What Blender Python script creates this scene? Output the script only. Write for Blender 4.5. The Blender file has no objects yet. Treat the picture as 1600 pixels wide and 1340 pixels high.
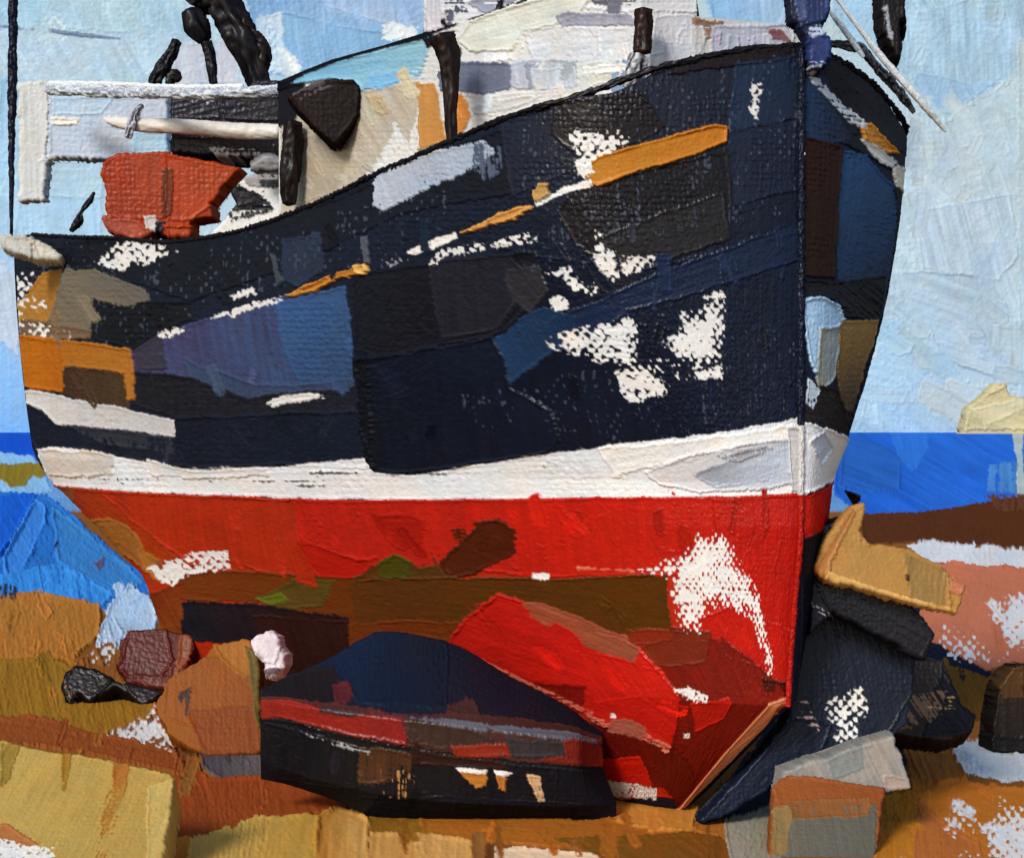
import math
import numpy as np

# ----------------------------------------------------------------------------
# viewpoint (eye 3 m above the sand) and the lie of the boat
# ----------------------------------------------------------------------------
EYE = np.array([0.0, 0.0, 3.0]); FOC = 2800.0
BOW = np.array([2.085, 12.85])                 # stem on the ground plan
AFT = np.array([-0.5, 0.866]); SIDE = np.array([0.866, 0.5])

def seg(*parts):
    a = []
    for lo, hi, st in parts:
        a.append(np.arange(lo, hi, st))
    a.append([parts[-1][1]])
    return np.concatenate(a).astype(float)

def pchip(xk, yk, x):
    xk = np.asarray(xk, float); yk = np.asarray(yk, float); x = np.clip(x, xk[0], xk[-1])
    h = np.diff(xk); d = np.diff(yk)/h
    m = np.zeros_like(yk)
    m[0] = d[0]; m[-1] = d[-1]
    for i in range(1, len(xk)-1):
        if d[i-1]*d[i] > 0:
            w1 = 2*h[i]+h[i-1]; w2 = h[i]+2*h[i-1]
            m[i] = (w1+w2)/(w1/d[i-1]+w2/d[i])
    k = np.clip(np.searchsorted(xk, x, side='right')-1, 0, len(xk)-2)
    t = (x-xk[k])/h[k]
    return ((1+2*t)*(1-t)**2*yk[k] + t*(1-t)**2*h[k]*m[k] + t*t*(3-2*t)*yk[k+1] + t*t*(t-1)*h[k]*m[k+1])

# ------------------------------------------------------------------ noise
def _hash(i, j, s):
    n = (i.astype(np.int64)*374761393 + j.astype(np.int64)*668265263 + s*974711) & 0x7fffffff
    n = ((n ^ (n >> 13))*1274126177) & 0x7fffffff
    n = n ^ (n >> 16)
    return (n & 0xffff)/65535.0
def vnoise(x, y, s=0):
    xi = np.floor(x); yi = np.floor(y); fx = x-xi; fy = y-yi
    fx = fx*fx*(3-2*fx); fy = fy*fy*(3-2*fy)
    a = _hash(xi, yi, s); b = _hash(xi+1, yi, s); c = _hash(xi, yi+1, s); d = _hash(xi+1, yi+1, s)
    return (a*(1-fx)+b*fx)*(1-fy) + (c*(1-fx)+d*fx)*fy
def sstep(a, b, x):
    t = np.clip((x-a)/(b-a), 0, 1); return t*t*(3-2*t)
def lin(hexs):
    v = np.array([int(hexs[i:i+2], 16) for i in (0, 2, 4)])/255.0
    return np.where(v <= .04045, v/12.92, ((v+.055)/1.055)**2.4)
def polysd(U, V, pts):
    """distance inside (+) or outside (-) a closed outline"""
    x = U[:, None]; y = V[None, :]
    d2 = None; inside = np.zeros((len(U), len(V)), bool)
    n = len(pts)
    for i in range(n):
        ax, ay = pts[i]; bx, by = pts[(i+1) % n]
        ex, ey = bx-ax, by-ay
        t = np.clip(((x-ax)*ex + (y-ay)*ey)/(ex*ex+ey*ey+1e-9), 0, 1)
        q = (x-ax-t*ex)**2 + (y-ay-t*ey)**2
        d2 = q if d2 is None else np.minimum(d2, q)
        if ay != by:
            c = ((ay > y) != (by > y)) & (x < (bx-ax)*(y-ay)/(by-ay)+ax)
            inside ^= c
    d = np.sqrt(d2)
    return np.where(inside, d, -d)

# ------------------------------------------------------------------ paint
class Paint:
    """thick paint laid with a palette knife over coarse canvas weave"""
    def __init__(s, U, V, base, part=0, seed=1, weave=1.0):
        s.U, s.V, s.seed = U, V, seed
        X, Y = np.meshgrid(U, V, indexing='ij'); s.X, s.Y = X, Y
        s.n1 = .6*vnoise(X/46, Y/46, seed)+.4*vnoise(X/21, Y/21, seed+1)
        s.n2 = .55*vnoise(X/9, Y/9, seed+2)+.45*vnoise(X/4.3, Y/4.3, seed+3)
        s.n3 = vnoise(X/2.4, Y/2.4, seed+4)
        wx = X+5*vnoise(X/60, Y/60, seed+5)+4.2*(vnoise(X/8, Y/8, seed+7)-.5); wy = Y+5*vnoise(X/60, Y/60, seed+6)+4.2*(vnoise(X/8, Y/8, seed+8)-.5)
        # plain weave: warp and weft threads take turns on top
        ci = np.floor(wx/8.0); cj = np.floor(wy/9.2); fx = 2*(wx/8.0-ci)-1; fy = 2*(wy/9.2-cj)-1
        s.pit = .5+.5*np.sin(wx*math.pi/7.6)*np.sin(wy*math.pi/7.9)
        up = (ci+cj) % 2 < .5
        s.wv = np.where(up, (1-fx**2)*(1-.5*fy**2), .66*(1-fy**2)*(1-.4*fx**2))
        s.wv = np.clip(s.wv*(.75+.5*_hash(ci, cj, seed)), 0, 1.1)
        s.C = np.empty(X.shape+(3,)); s.C[:] = lin(base)
        s.wm = .12+1.15*sstep(.40, .72, vnoise(X/70, Y/55, seed+9))
        s.H = weave*s.wm*.6*s.wv+.3*s.n3
        s.G = np.full(X.shape, .45); s.I = np.full(X.shape, part, np.int16)
        s.k = 0
    def stroke(s, pts, c1, c2=None, part=None, e=2.8, t=1.0, a=.10, ang=0, d=0., g=0, r=.8, w=.3, fall=0., gl=.36, soft=0., sw=.75, lift=1.):
        s.k += 1; sd_ = s.seed*131+s.k*17
        pts = np.asarray(pts, float)
        lo = pts.min(0)-e*2-3; hi = pts.max(0)+e*2+3
        i0, i1 = np.searchsorted(s.U, [lo[0], hi[0]]); j0, j1 = np.searchsorted(s.V, [lo[1], hi[1]])
        if i1-i0 < 2 or j1-j0 < 2: return
        sl = (slice(i0, i1), slice(j0, j1))
        U, V = s.U[i0:i1], s.V[j0:j1]; X, Y = s.X[sl], s.Y[sl]
        sd = polysd(U, V, pts)
        n2 = s.n2[sl]; n3 = s.n3[sl]; wv = s.wv[sl]; n1 = s.n1[sl]
        big = vnoise(X/26+s.k*3.1, Y/26, sd_)
        sdn = sd + e*(1.5*(n2-.5)+.9*(n3-.5)+1.5*(big-.5)) + .45*e*(wv-.5)
        m = np.clip(.5+sdn/(1.5+soft), 0, 1)
        ca, sa = math.cos(math.radians(ang)), math.sin(math.radians(ang))
        al = X*ca+Y*sa; ac = -X*sa+Y*ca
        st = .6*vnoise(al/90, ac/3.2, sd_+1)+.4*vnoise(al/40, ac/8, sd_+2)
        if d > 0 or fall > 0:
            f0 = .29*s.pit[sl]+.16*wv+.15*st+.17*vnoise(X/16, Y/16, sd_+3)+.27*vnoise(X/7, Y/7, sd_+4)
            f1 = .14*wv+.62*(.65*vnoise(al/70, ac/2.6, sd_+6)+.35*st)+.24*big
            f = f0*(1-sw)+f1*sw
            de = d + (fall*np.clip(1-sd/26, 0, 1) if fall > 0 else 0)
            m = m*np.clip(.5+(f-de)/.055, 0, 1)
        col = np.empty(X.shape+(3,)); A = lin(c1)
        if c2:
            p2 = pts@np.array([math.cos(math.radians(g)), math.sin(math.radians(g))])
            tt = (X*math.cos(math.radians(g))+Y*math.sin(math.radians(g))-p2.min())/(np.ptp(p2)+1e-6)
            tt = np.clip(tt+.5*(st-.5)+.25*(n1-.5), 0, 1)[..., None]
            col[:] = A*(1-tt)+lin(c2)*tt
        else:
            col[:] = A
        var = lift+a*2.7*(st-.5)+.16*(n1-.5)+.10*(n2-.5)
        warm = .10*(big-.5)
        col = col*var[..., None]*np.stack([1+warm, np.ones_like(warm), 1-warm], -1)
        mm = m[..., None]
        s.C[sl] = s.C[sl]*(1-mm)+np.clip(col, 0, .92)*mm
        ridge = r*np.exp(-((sdn-2.6)/1.7)**2)*(.25+1.5*big)
        hs = t*.9+1.5*a*6*(st-.5)*.75+1.25*ridge+w*s.wm[sl]*(wv-.5)*.75+.55*(n2-.5)+.45*(n3-.5)
        s.H[sl] = s.H[sl]*(1-m)+(s.H[sl]*.22+hs)*m
        s.G[sl] = s.G[sl]*(1-m)+gl*m
        if part is not None:
            I = s.I[sl]; I[m > .5] = part
    def canvas(s, pts, c='dcdee2', d=.33, fall=.34, e=4.5, t=.0, part=None, sw=0.):
        """bare primed weave left between the strokes, colour caught in its pits"""
        s.stroke(pts, c, e=e, d=d+.09, fall=fall*.8, t=t, a=.03, r=.15, w=1.0, gl=.75, part=part, sw=sw)
    def auto(s, n, box, size=(18, 80), ang=(0, 180), jit=.14, seed=5, t=.7, d=.25, asp=.35, r=.6, soft=1.5, skip=0):
        rng = np.random.default_rng(seed*977+s.seed)
        for _ in range(n):
            x = rng.uniform(box[0], box[2]); y = rng.uniform(box[1], box[3])
            i = min(np.searchsorted(s.U, x), len(s.U)-1); j = min(np.searchsorted(s.V, y), len(s.V)-1)
            if s.C[i, j].min() > .2 and skip: continue
            c = s.C[i, j]*(1+jit*rng.normal())*(1+.25*jit*rng.normal(size=3))
            if c.max() > .62 and jit > .1: c = c*.97
            c = np.clip(c, .002, .9)
            srgb = np.where(c <= .0031308, c*12.92, 1.055*c**(1/2.4)-.055)
            hx = ''.join('%02x' % int(round(v*255)) for v in np.clip(srgb, 0, 1))
            L = rng.uniform(*size); W = L*asp*rng.uniform(.5, 1.3); th = math.radians(rng.uniform(*ang))
            q = []
            for (a_, b_) in ((-1, -1), (0, -1.1), (1, -.9), (1.1, .2), (.9, 1), (-.1, 1.05), (-1, .9)):
                a2 = a_*L/2*rng.uniform(.85, 1.15); b2 = b_*W/2*rng.uniform(.8, 1.2)
                q.append((x+a2*math.cos(th)-b2*math.sin(th), y+a2*math.sin(th)+b2*math.cos(th)))
            s.stroke(q, hx, e=3, t=t*rng.uniform(.4, 1.2), a=.09, ang=math.degrees(th)+90*(rng.random() < .4), d=d*rng.uniform(0, 1.6), r=r, w=.4, soft=soft)

# ------------------------------------------------------------------ big boat
SQ = [0, .08, .25, .6, 1.2, 2, 3.5, 6, 10, 15]
BR = [.003, .45, .92, 1.52, 1.80, 1.9, 1.92, 1.9, 1.86, 1.76]
BW = [.003, .20, .42, .78, 1.12, 1.38, 1.60, 1.70, 1.68, 1.5]
BK = [.003, .05, .08, .12, .20, .30, .40, .50, .80, 1.3]
ZK_Q = [0, 10.3, 10.55, 10.8, 11.37, 12.24, 13.25, 14.6, 15]
ZK_Z = [0, 0, .14, .56, 1.05, 1.37, 1.77, 2.23, 2.42]
SZ = 2.62
ZR_Q = [0, 15]; ZR_Z = [5.7, 5.5]        # replaced by the sheer table
def sheer(q): return pchip(np.sqrt(ZR_Q), ZR_Z, np.sqrt(q))
def half_breadth(q, z):
    r = np.sqrt(q); k = np.sqrt(SQ)
    br, bw, bk = pchip(k, BR, r), pchip(k, BW, r), pchip(k, BK, r)
    zk = np.interp(q, ZK_Q, ZK_Z); zr = sheer(q)
    zw = np.maximum(SZ, zk+.3)
    tb = np.clip((z-zk)/(zw-zk), 0, 1); tu = np.clip((z-zw)/(zr-zw), 0, 1)
    return np.where(z < zw, bk+(bw-bk)*tb**.62, bw+(br-bw)*(1-np.abs(1-np.minimum(tu, 1))**1.75))
def boat_point(q, p, z):
    return np.stack([BOW[0]+AFT[0]*q+SIDE[0]*p, BOW[1]+AFT[1]*q+SIDE[1]*p, z+0*q], -1)
def hull_point(q, z, side):
    q2 = q + np.interp(z, [-.2, 0, 1.0, 1.5, 2.3], [1.75, 1.5, .2, .13, 0])*np.exp(-q/1.6)
    return boat_point(q2, side*half_breadth(q, z), z)
_q = np.concatenate([np.linspace(0, 1, 400)**2*2, np.linspace(2.01, 15.3, 640)])
_p = boat_point(_q, -pchip(np.sqrt(SQ), BR, np.sqrt(_q)), 0*_q)
_ux = 800+FOC*_p[:, 0]/_p[:, 1]; _ud = _p[:, 1]
def near_station(u):
    return np.interp(-u, -_ux, _q), FOC/np.interp(-u, -_ux, _ud)
def far_station(u):
    q = .6*(np.maximum(u-1250, 0)/170.0)**2
    return q, FOC/(12.85+.866*q)

def rayxyz(x, y, d):
    return np.stack([(x-800)/FOC*d, d+0*x, 3-(y-670)/FOC*d], -1)

class Surf:
    pass
def surf_near():
    s = Surf(); s.U = seg((25, 1200, 1.5), (1200, 1250.1, 1.2)); s.V = seg((55, 1330, 1.5))
    q, sc = near_station(s.U)
    z = 3-(s.V[None, :]-670)/sc[:, None]
    zr = sheer(q)[:, None]; zk = np.interp(q, ZK_Q, ZK_Z)[:, None]
    s.ok = (z <= zr+1.6/sc[:, None]) & (z >= zk-1.6/sc[:, None])
    z = np.clip(z, zk, zr); s.P = hull_point(q[:, None]+0*z, z, -1.0); s.flip = True
    s.unit = (1/sc)[:, None]
    return s
def surf_far():
    s = Surf(); s.U = seg((1250, 1450, 1.3), (1450, 2100, 20)); s.V = seg((55, 1330, 1.5))
    q, sc = far_station(s.U)
    z = 3-(s.V[None, :]-670)/sc[:, None]
    zr = sheer(q)[:, None]; zk = np.interp(q, ZK_Q, ZK_Z)[:, None]
    s.ok = (z <= zr+1.6/sc[:, None]) & (z >= zk-1.6/sc[:, None])
    z = np.clip(z, zk, zr); s.P = hull_point(q[:, None]+0*z, z, 1.0); s.flip = False
    s.unit = (1/sc)[:, None]
    return s
def surf_ground():
    """shore sheet: columns by bearing, rows closer together further out"""
    s = Surf(); s.U = seg((-500, -40, 20), (-40, 420, 1.5), (420, 1080, 3), (1080, 1640, 1.5), (1640, 2100, 20))
    s.V = seg((671.2, 678, .8), (678, 1345, 1.5), (1345, 1500, 8))
    D = FOC*3.0/(s.V-670)
    s.P = np.stack([(s.U[:, None]-800)/FOC*D[None, :], D[None, :]+0*s.U[:, None], 0*s.U[:, None]*D[None, :]], -1)
    s.ok = np.ones(s.P.shape[:2], bool); s.flip = False; s.unit = (D/FOC*1.6)[None, :]*np.ones((len(s.U), 1))
    s.unit = np.minimum(s.unit, .03)
    return s
def surf_sky():
    s = Surf(); s.U = seg((-700, -30, 30), (-30, 760, 1.6), (760, 1080, 6), (1080, 1630, 1.6), (1630, 2300, 30))
    s.V = seg((-500, -20, 24), (-20, 690, 1.6)); D = 1500.0
    s.P = rayxyz(s.U[:, None]+0*s.V[None, :], s.V[None, :]+0*s.U[:, None], D)
    s.ok = np.ones(s.P.shape[:2], bool); s.flip = False; s.unit = np.full(s.P.shape[:2], D/FOC)
    return s
def surf_wall(cols, top, bottom, step=1.5):
    """upright wall: ground plan from columns (u, distance), top edge and foot given along u"""
    s = Surf(); cols = np.asarray(cols, float); top = np.asarray(top, float); bottom = np.asarray(bottom, float)
    s.U = seg((cols[0, 0], cols[-1, 0], step)); d = np.interp(s.U, cols[:, 0], cols[:, 1])
    tv = np.interp(s.U, top[:, 0], top[:, 1])[:, None]; bv = np.interp(s.U, bottom[:, 0], bottom[:, 1])[:, None]
    s.V = seg((tv.min(), bv.max(), step)); v = s.V[None, :]+0*s.U[:, None]
    s.ok = (v >= tv-step) & (v <= bv+step)
    v = np.clip(v, tv, bv); s.P = rayxyz(s.U[:, None]+0*v, v, d[:, None]); s.flip = False
    s.unit = (d/FOC)[:, None]+0*v; s.cap = (0., 1.)
    return s
def surf_loft(us, vs, K, step=1.5):
    s = Surf(); us = np.asarray(us, float); vs = np.asarray(vs, float); K = np.asarray(K, float)
    s.U = seg((us[0], us[-1], step)); s.V = seg((vs[0], vs[-1], step))
    A = np.stack([[pchip(us, K[r, :, c], s.U) for c in range(3)] for r in range(len(vs))], 0)
    out = np.empty((len(s.U), len(s.V), 3))
    for c in range(3):
        B = A[:, c, :]
        for j0 in range(len(vs)-1):
            msk = (s.V >= vs[j0]) & (s.V <= vs[j0+1]); t = (s.V[msk]-vs[j0])/(vs[j0+1]-vs[j0])
            out[:, msk, c] = B[j0][:, None]*(1-t)[None, :]+B[j0+1][:, None]*t[None, :]
    s.P = out; s.ok = np.ones(out.shape[:2], bool); s.flip = False
    s.unit = np.full(out.shape[:2], np.mean(out[..., 1])/FOC)
    return s
def surf_slab(O, ax, dn, sc, outline, depth, w=8., step=1.5, dome=0.):
    """solid block: worn front face in the plane (O; ax across, dn down), rounded edges, closed back"""
    s = Surf(); o = np.asarray(outline, float); lo = o.min(0)-2; hi = o.max(0)+2
    s.U = seg((lo[0], hi[0], step)); s.V = seg((lo[1], hi[1], step))
    sd = polysd(s.U, s.V, o)
    X, Y = np.meshgrid(s.U, s.V, indexing='ij')
    sd = sd+4*(vnoise(X/17, Y/17, int(abs(o.sum())) % 997)-.5)+2.6*(vnoise(X/6, Y/6, 5)-.5)
    ax = np.asarray(ax, float); dn = np.asarray(dn, float); n = np.cross(ax, dn); n /= np.linalg.norm(n)
    if n[1] > 0: n = -n
    t = np.clip(1-sd/w, 0, 1); back = depth*.999*(.45*t**2+.55*t**5)
    dm = dome*np.sqrt(np.clip(sd, 0, None)/max(sd.max(), 1))
    O = np.asarray(O, float)
    s.P = O+sc*(X[..., None]*ax+Y[..., None]*dn)+n*(dm-back)[..., None]
    s.ok = sd > -.9; s.flip = False; s.unit = np.full(X.shape, sc); s.n0 = n; s.depth = depth
    s.outl = O+sc*(o[:, :1]*ax+o[:, 1:]*dn)-n*depth
    return s
ZR_Q = [0.0,0.101,0.275,0.361,0.468,0.615,1.096,1.856,2.908,4.172,5.045,6.181,7.364,8.923,12.337,14.874,15.0]
ZR_Z = [5.751,5.672,5.565,5.444,5.353,5.33,5.255,5.157,5.079,4.96,4.929,4.898,4.92,5.076,5.424,5.654,5.654]
import bpy
AMP = 1.35
sc_ = bpy.context.scene
COL = sc_.collection

def paint_material(name, bump=.25, rough=.0, spec=.0, gloss=.03, tint=(1, 1, 1)):
    m = bpy.data.materials.new(name); m.use_nodes = True
    nt = m.node_tree; N = nt.nodes; L = nt.links
    b = N['Principled BSDF']
    at = N.new('ShaderNodeAttribute'); at.attribute_name = 'pigment'
    tc = N.new('ShaderNodeTexCoord')
    n1 = N.new('ShaderNodeTexNoise'); n1.inputs['Scale'].default_value = 38; n1.inputs['Detail'].default_value = 6
    n2 = N.new('ShaderNodeTexNoise'); n2.inputs['Scale'].default_value = 160; n2.inputs['Detail'].default_value = 3
    L.new(tc.outputs['Object'], n1.inputs['Vector']); L.new(tc.outputs['Object'], n2.inputs['Vector'])
    mr = N.new('ShaderNodeMapRange'); mr.inputs['To Min'].default_value = .86; mr.inputs['To Max'].default_value = 1.14
    L.new(n1.outputs['Fac'], mr.inputs['Value'])
    mx = N.new('ShaderNodeMix'); mx.data_type = 'RGBA'; mx.blend_type = 'MULTIPLY'; mx.inputs['Factor'].default_value = 1
    L.new(at.outputs['Color'], mx.inputs['A']); L.new(mr.outputs['Result'], mx.inputs['B'])
    mt = N.new('ShaderNodeMix'); mt.data_type = 'RGBA'; mt.blend_type = 'MULTIPLY'; mt.inputs['Factor'].default_value = 1
    mt.inputs['B'].default_value = (*tint, 1)
    L.new(mx.outputs['Result'], mt.inputs['A']); L.new(mt.outputs['Result'], b.inputs['Base Color'])
    add = N.new('ShaderNodeMath'); add.operation = 'ADD'; add.inputs[1].default_value = rough
    L.new(at.outputs['Alpha'], add.inputs[0]); L.new(add.outputs[0], b.inputs['Roughness'])
    b.inputs['Specular IOR Level'].default_value = spec
    bp = N.new('ShaderNodeBump'); bp.inputs['Strength'].default_value = bump; bp.inputs['Distance'].default_value = .004
    L.new(n2.outputs['Fac'], bp.inputs['Height']); L.new(bp.outputs['Normal'], b.inputs['Normal'])
    gl = N.new('ShaderNodeBsdfAnisotropic'); gl.inputs['Color'].default_value = (gloss, gloss, gloss, 1)
    L.new(add.outputs[0], gl.inputs['Roughness']); L.new(bp.outputs['Normal'], gl.inputs['Normal'])
    ad = N.new('ShaderNodeAddShader'); out = N['Material Output']
    L.new(b.outputs['BSDF'], ad.inputs[0]); L.new(gl.outputs['BSDF'], ad.inputs[1]); L.new(ad.outputs['Shader'], out.inputs['Surface'])
    return m
MATS = {}; ORIGIN = {}
def mat(name, **k):
    if name not in MATS: MATS[name] = paint_material(name, **k)
    return MATS[name]

def tag(o, label=None, cat=None, group=None, kind=None):
    if label: o['label'] = label
    if cat: o['category'] = cat
    if group: o['group'] = group
    if kind: o['kind'] = kind
    return o
def empty(name, loc, label, cat):
    o = bpy.data.objects.new(name, None); COL.objects.link(o); o.location = loc; o.empty_display_size = .3
    return tag(o, label, cat)

def raw_mesh(name, V, quads, colors, gloss, m, parent=None, origin=None, ngons=None, smooth=True):
    org = np.array(ORIGIN[parent.name] if parent is not None else (origin if origin is not None else (0, 0, 0)), float)
    me = bpy.data.meshes.new(name)
    V = np.asarray(V, float)-org
    nq = len(quads); ng = ngons or []
    tot = nq*4+sum(len(g) for g in ng)
    me.vertices.add(len(V)); me.vertices.foreach_set('co', V.astype(np.float32).ravel())
    me.loops.add(tot); lv = np.concatenate([np.asarray(quads, np.int32).ravel()]+[np.asarray(g, np.int32) for g in ng])
    me.loops.foreach_set('vertex_index', lv)
    starts = np.concatenate([np.arange(nq)*4, nq*4+np.concatenate([[0], np.cumsum([len(g) for g in ng])[:-1]])]) if ng else np.arange(nq)*4
    me.polygons.add(nq+len(ng)); me.polygons.foreach_set('loop_start', starts.astype(np.int32))
    me.polygons.foreach_set('use_smooth', np.full(nq+len(ng), smooth))
    me.update(calc_edges=True); me.validate()
    ca = me.color_attributes.new('pigment', 'FLOAT_COLOR', 'POINT')
    rgba = np.concatenate([colors, np.broadcast_to(np.asarray(gloss, float).reshape(-1, 1), (len(V), 1))], 1).astype(np.float32)
    ca.data.foreach_set('color', rgba.ravel())
    me.materials.append(m)
    o = bpy.data.objects.new(name, me); COL.objects.link(o)
    if parent is not None: o.parent = parent; ORIGIN[o.name] = ORIGIN[parent.name]
    else: o.location = org
    return o

def emit(s, pt, names, m, parents, back=True):
    """names: id -> (object name, parent key or None); one mesh per id"""
    P = s.P; du = np.gradient(P, axis=0); dv = np.gradient(P, axis=1)
    N = -np.cross(du, dv); ln = np.linalg.norm(N, axis=-1, keepdims=True)
    N = N/np.maximum(ln, 1e-12)
    if hasattr(s, 'n0'):
        N = np.where(np.isfinite(N), N, s.n0); N[(ln[..., 0] < 1e-12)] = s.n0
    amp = AMP*s.unit[..., None]*pt.H[..., None]*getattr(s, 'relief', 1.0)
    Q = P+N*amp
    ok = s.ok
    cell = ok[:-1, :-1] & ok[1:, :-1] & ok[:-1, 1:] & ok[1:, 1:]
    I = np.maximum(np.maximum(pt.I[:-1, :-1], pt.I[1:, :-1]), np.maximum(pt.I[:-1, 1:], pt.I[1:, 1:]))
    nv = P.shape[1]; idx = np.arange(P.shape[0]*nv).reshape(P.shape[:2])
    out = {}
    for pid, (name, pk) in names.items():
        c = cell & (I == pid)
        if not c.any(): continue
        q = np.stack([idx[:-1, :-1][c], idx[:-1, 1:][c], idx[1:, 1:][c], idx[1:, :-1][c]], -1)
        used, inv = np.unique(q, return_inverse=True); q = inv.reshape(-1, 4)
        V = Q.reshape(-1, 3)[used]; C = pt.C.reshape(-1, 3)[used]; G = pt.G.reshape(-1)[used]
        ng = None
        if pid == min(names) and hasattr(s, 'outl'):
            n0 = len(V); k = len(s.outl); V = np.concatenate([V, s.outl]); ng = [list(range(n0, n0+k))]
            C = np.concatenate([C, np.repeat(C.mean(0)[None], k, 0)]); G = np.concatenate([G, np.full(k, .6)])
        if pid == min(names) and hasattr(s, 'cap'):
            top = np.array([int(np.argmax(ok[i])) for i in range(P.shape[0])]); bot = np.array([P.shape[1]-1-int(np.argmax(ok[i, ::-1])) for i in range(P.shape[0])])
            T = P[np.arange(len(top)), top][::6]; Bm = P[np.arange(len(bot)), bot][::6]
            off = np.array([s.cap[0], s.cap[1], 0])*getattr(s, 'capd', 1.1); kk = len(T); n0 = len(V)
            V = np.concatenate([V, T, T+off, Bm+off]); cc = C.mean(0)
            C = np.concatenate([C, np.repeat(cc[None], 3*kk, 0)]); G = np.concatenate([G, np.full(3*kk, .6)])
            a = np.arange(kk-1)
            q = np.concatenate([q, np.stack([n0+a, n0+a+1, n0+kk+a+1, n0+kk+a], -1), np.stack([n0+kk+a, n0+kk+a+1, n0+2*kk+a+1, n0+2*kk+a], -1)])
        par = parents.get(pk) if pk else None
        org = None
        if par is None:
            org = (V[:, 0].mean(), V[:, 1].mean(), V[:, 2].min()) if name not in ('sky',) else (0, 0, 0)
        parents[name] = out[name] = raw_mesh(name, V, q, C, G, m, par, org, ng)
    return out

def rod(name, pts, rad, c1, c2, m, parent=None, origin=None, lumps=.35, seed=3, kids=14, squash=None):
    """hand-laid bar of stiff paint: a tube with an uneven skin through 3-D points"""
    pts = np.asarray(pts, float); rad = np.asarray(rad, float)
    L = np.concatenate([[0], np.cumsum(np.linalg.norm(np.diff(pts, axis=0), axis=1))])
    n = max(8, int(L[-1]/max(rad.max()*.22, .004))); n = min(n, 700)
    t = np.linspace(0, L[-1], n)
    C = np.stack([pchip(L, pts[:, k], t) if len(pts) > 2 else np.interp(t, L, pts[:, k]) for k in range(3)], -1)
    R = pchip(L, rad, t) if len(pts) > 2 else np.interp(t, L, rad)
    T = np.gradient(C, axis=0); T /= np.linalg.norm(T, axis=1, keepdims=True)
    ref = np.array([0, 1., 0.2]); A = np.cross(T, ref); A /= np.linalg.norm(A, axis=1, keepdims=True); B = np.cross(T, A)
    k = kids*2; th = np.linspace(0, 2*math.pi, k, endpoint=False)
    rm = rad.max()
    uu = t[:, None]/rm+0*th[None, :]; vv = 2.2*np.cos(th)[None, :]+0*t[:, None]; ww = 2.2*np.sin(th)[None, :]
    ns = vnoise(uu*.9+ww, vv+7.3, seed)*.6+vnoise(uu*2.3+ww*1.7, vv*2+1.7, seed+1)*.4
    fn = vnoise(uu*5+ww*3, vv*5, seed+2)
    rr = R[:, None]*(1+lumps*2*(ns-.5)+.12*(fn-.5)); rr[0] *= .25; rr[-1] *= .25
    V = C[:, None, :]+rr[..., None]*(np.cos(th)[None, :, None]*A[:, None, :]+np.sin(th)[None, :, None]*B[:, None, :])
    V = V.reshape(-1, 3)
    i = np.arange(n-1)[:, None]*k; j = np.arange(k)[None, :]; j2 = (j+1) % k
    q = np.stack([i+j, i+j2, i+k+j2, i+k+j], -1).reshape(-1, 4)
    f = sstep(.38, .66, ns*.7+fn*.3)[..., None]
    col = (lin(c1)*(1-f)+lin(c2)*f)*(.85+.3*fn[..., None])
    if origin is None and parent is None: origin = (C[:, 0].mean(), C[:, 1].mean(), C[:, 2].min())
    return raw_mesh(name, V, q, col.reshape(-1, 3), np.full(len(V), .33), m, parent, origin, [list(range(k)), list(range((n-1)*k, n*k))])
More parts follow.
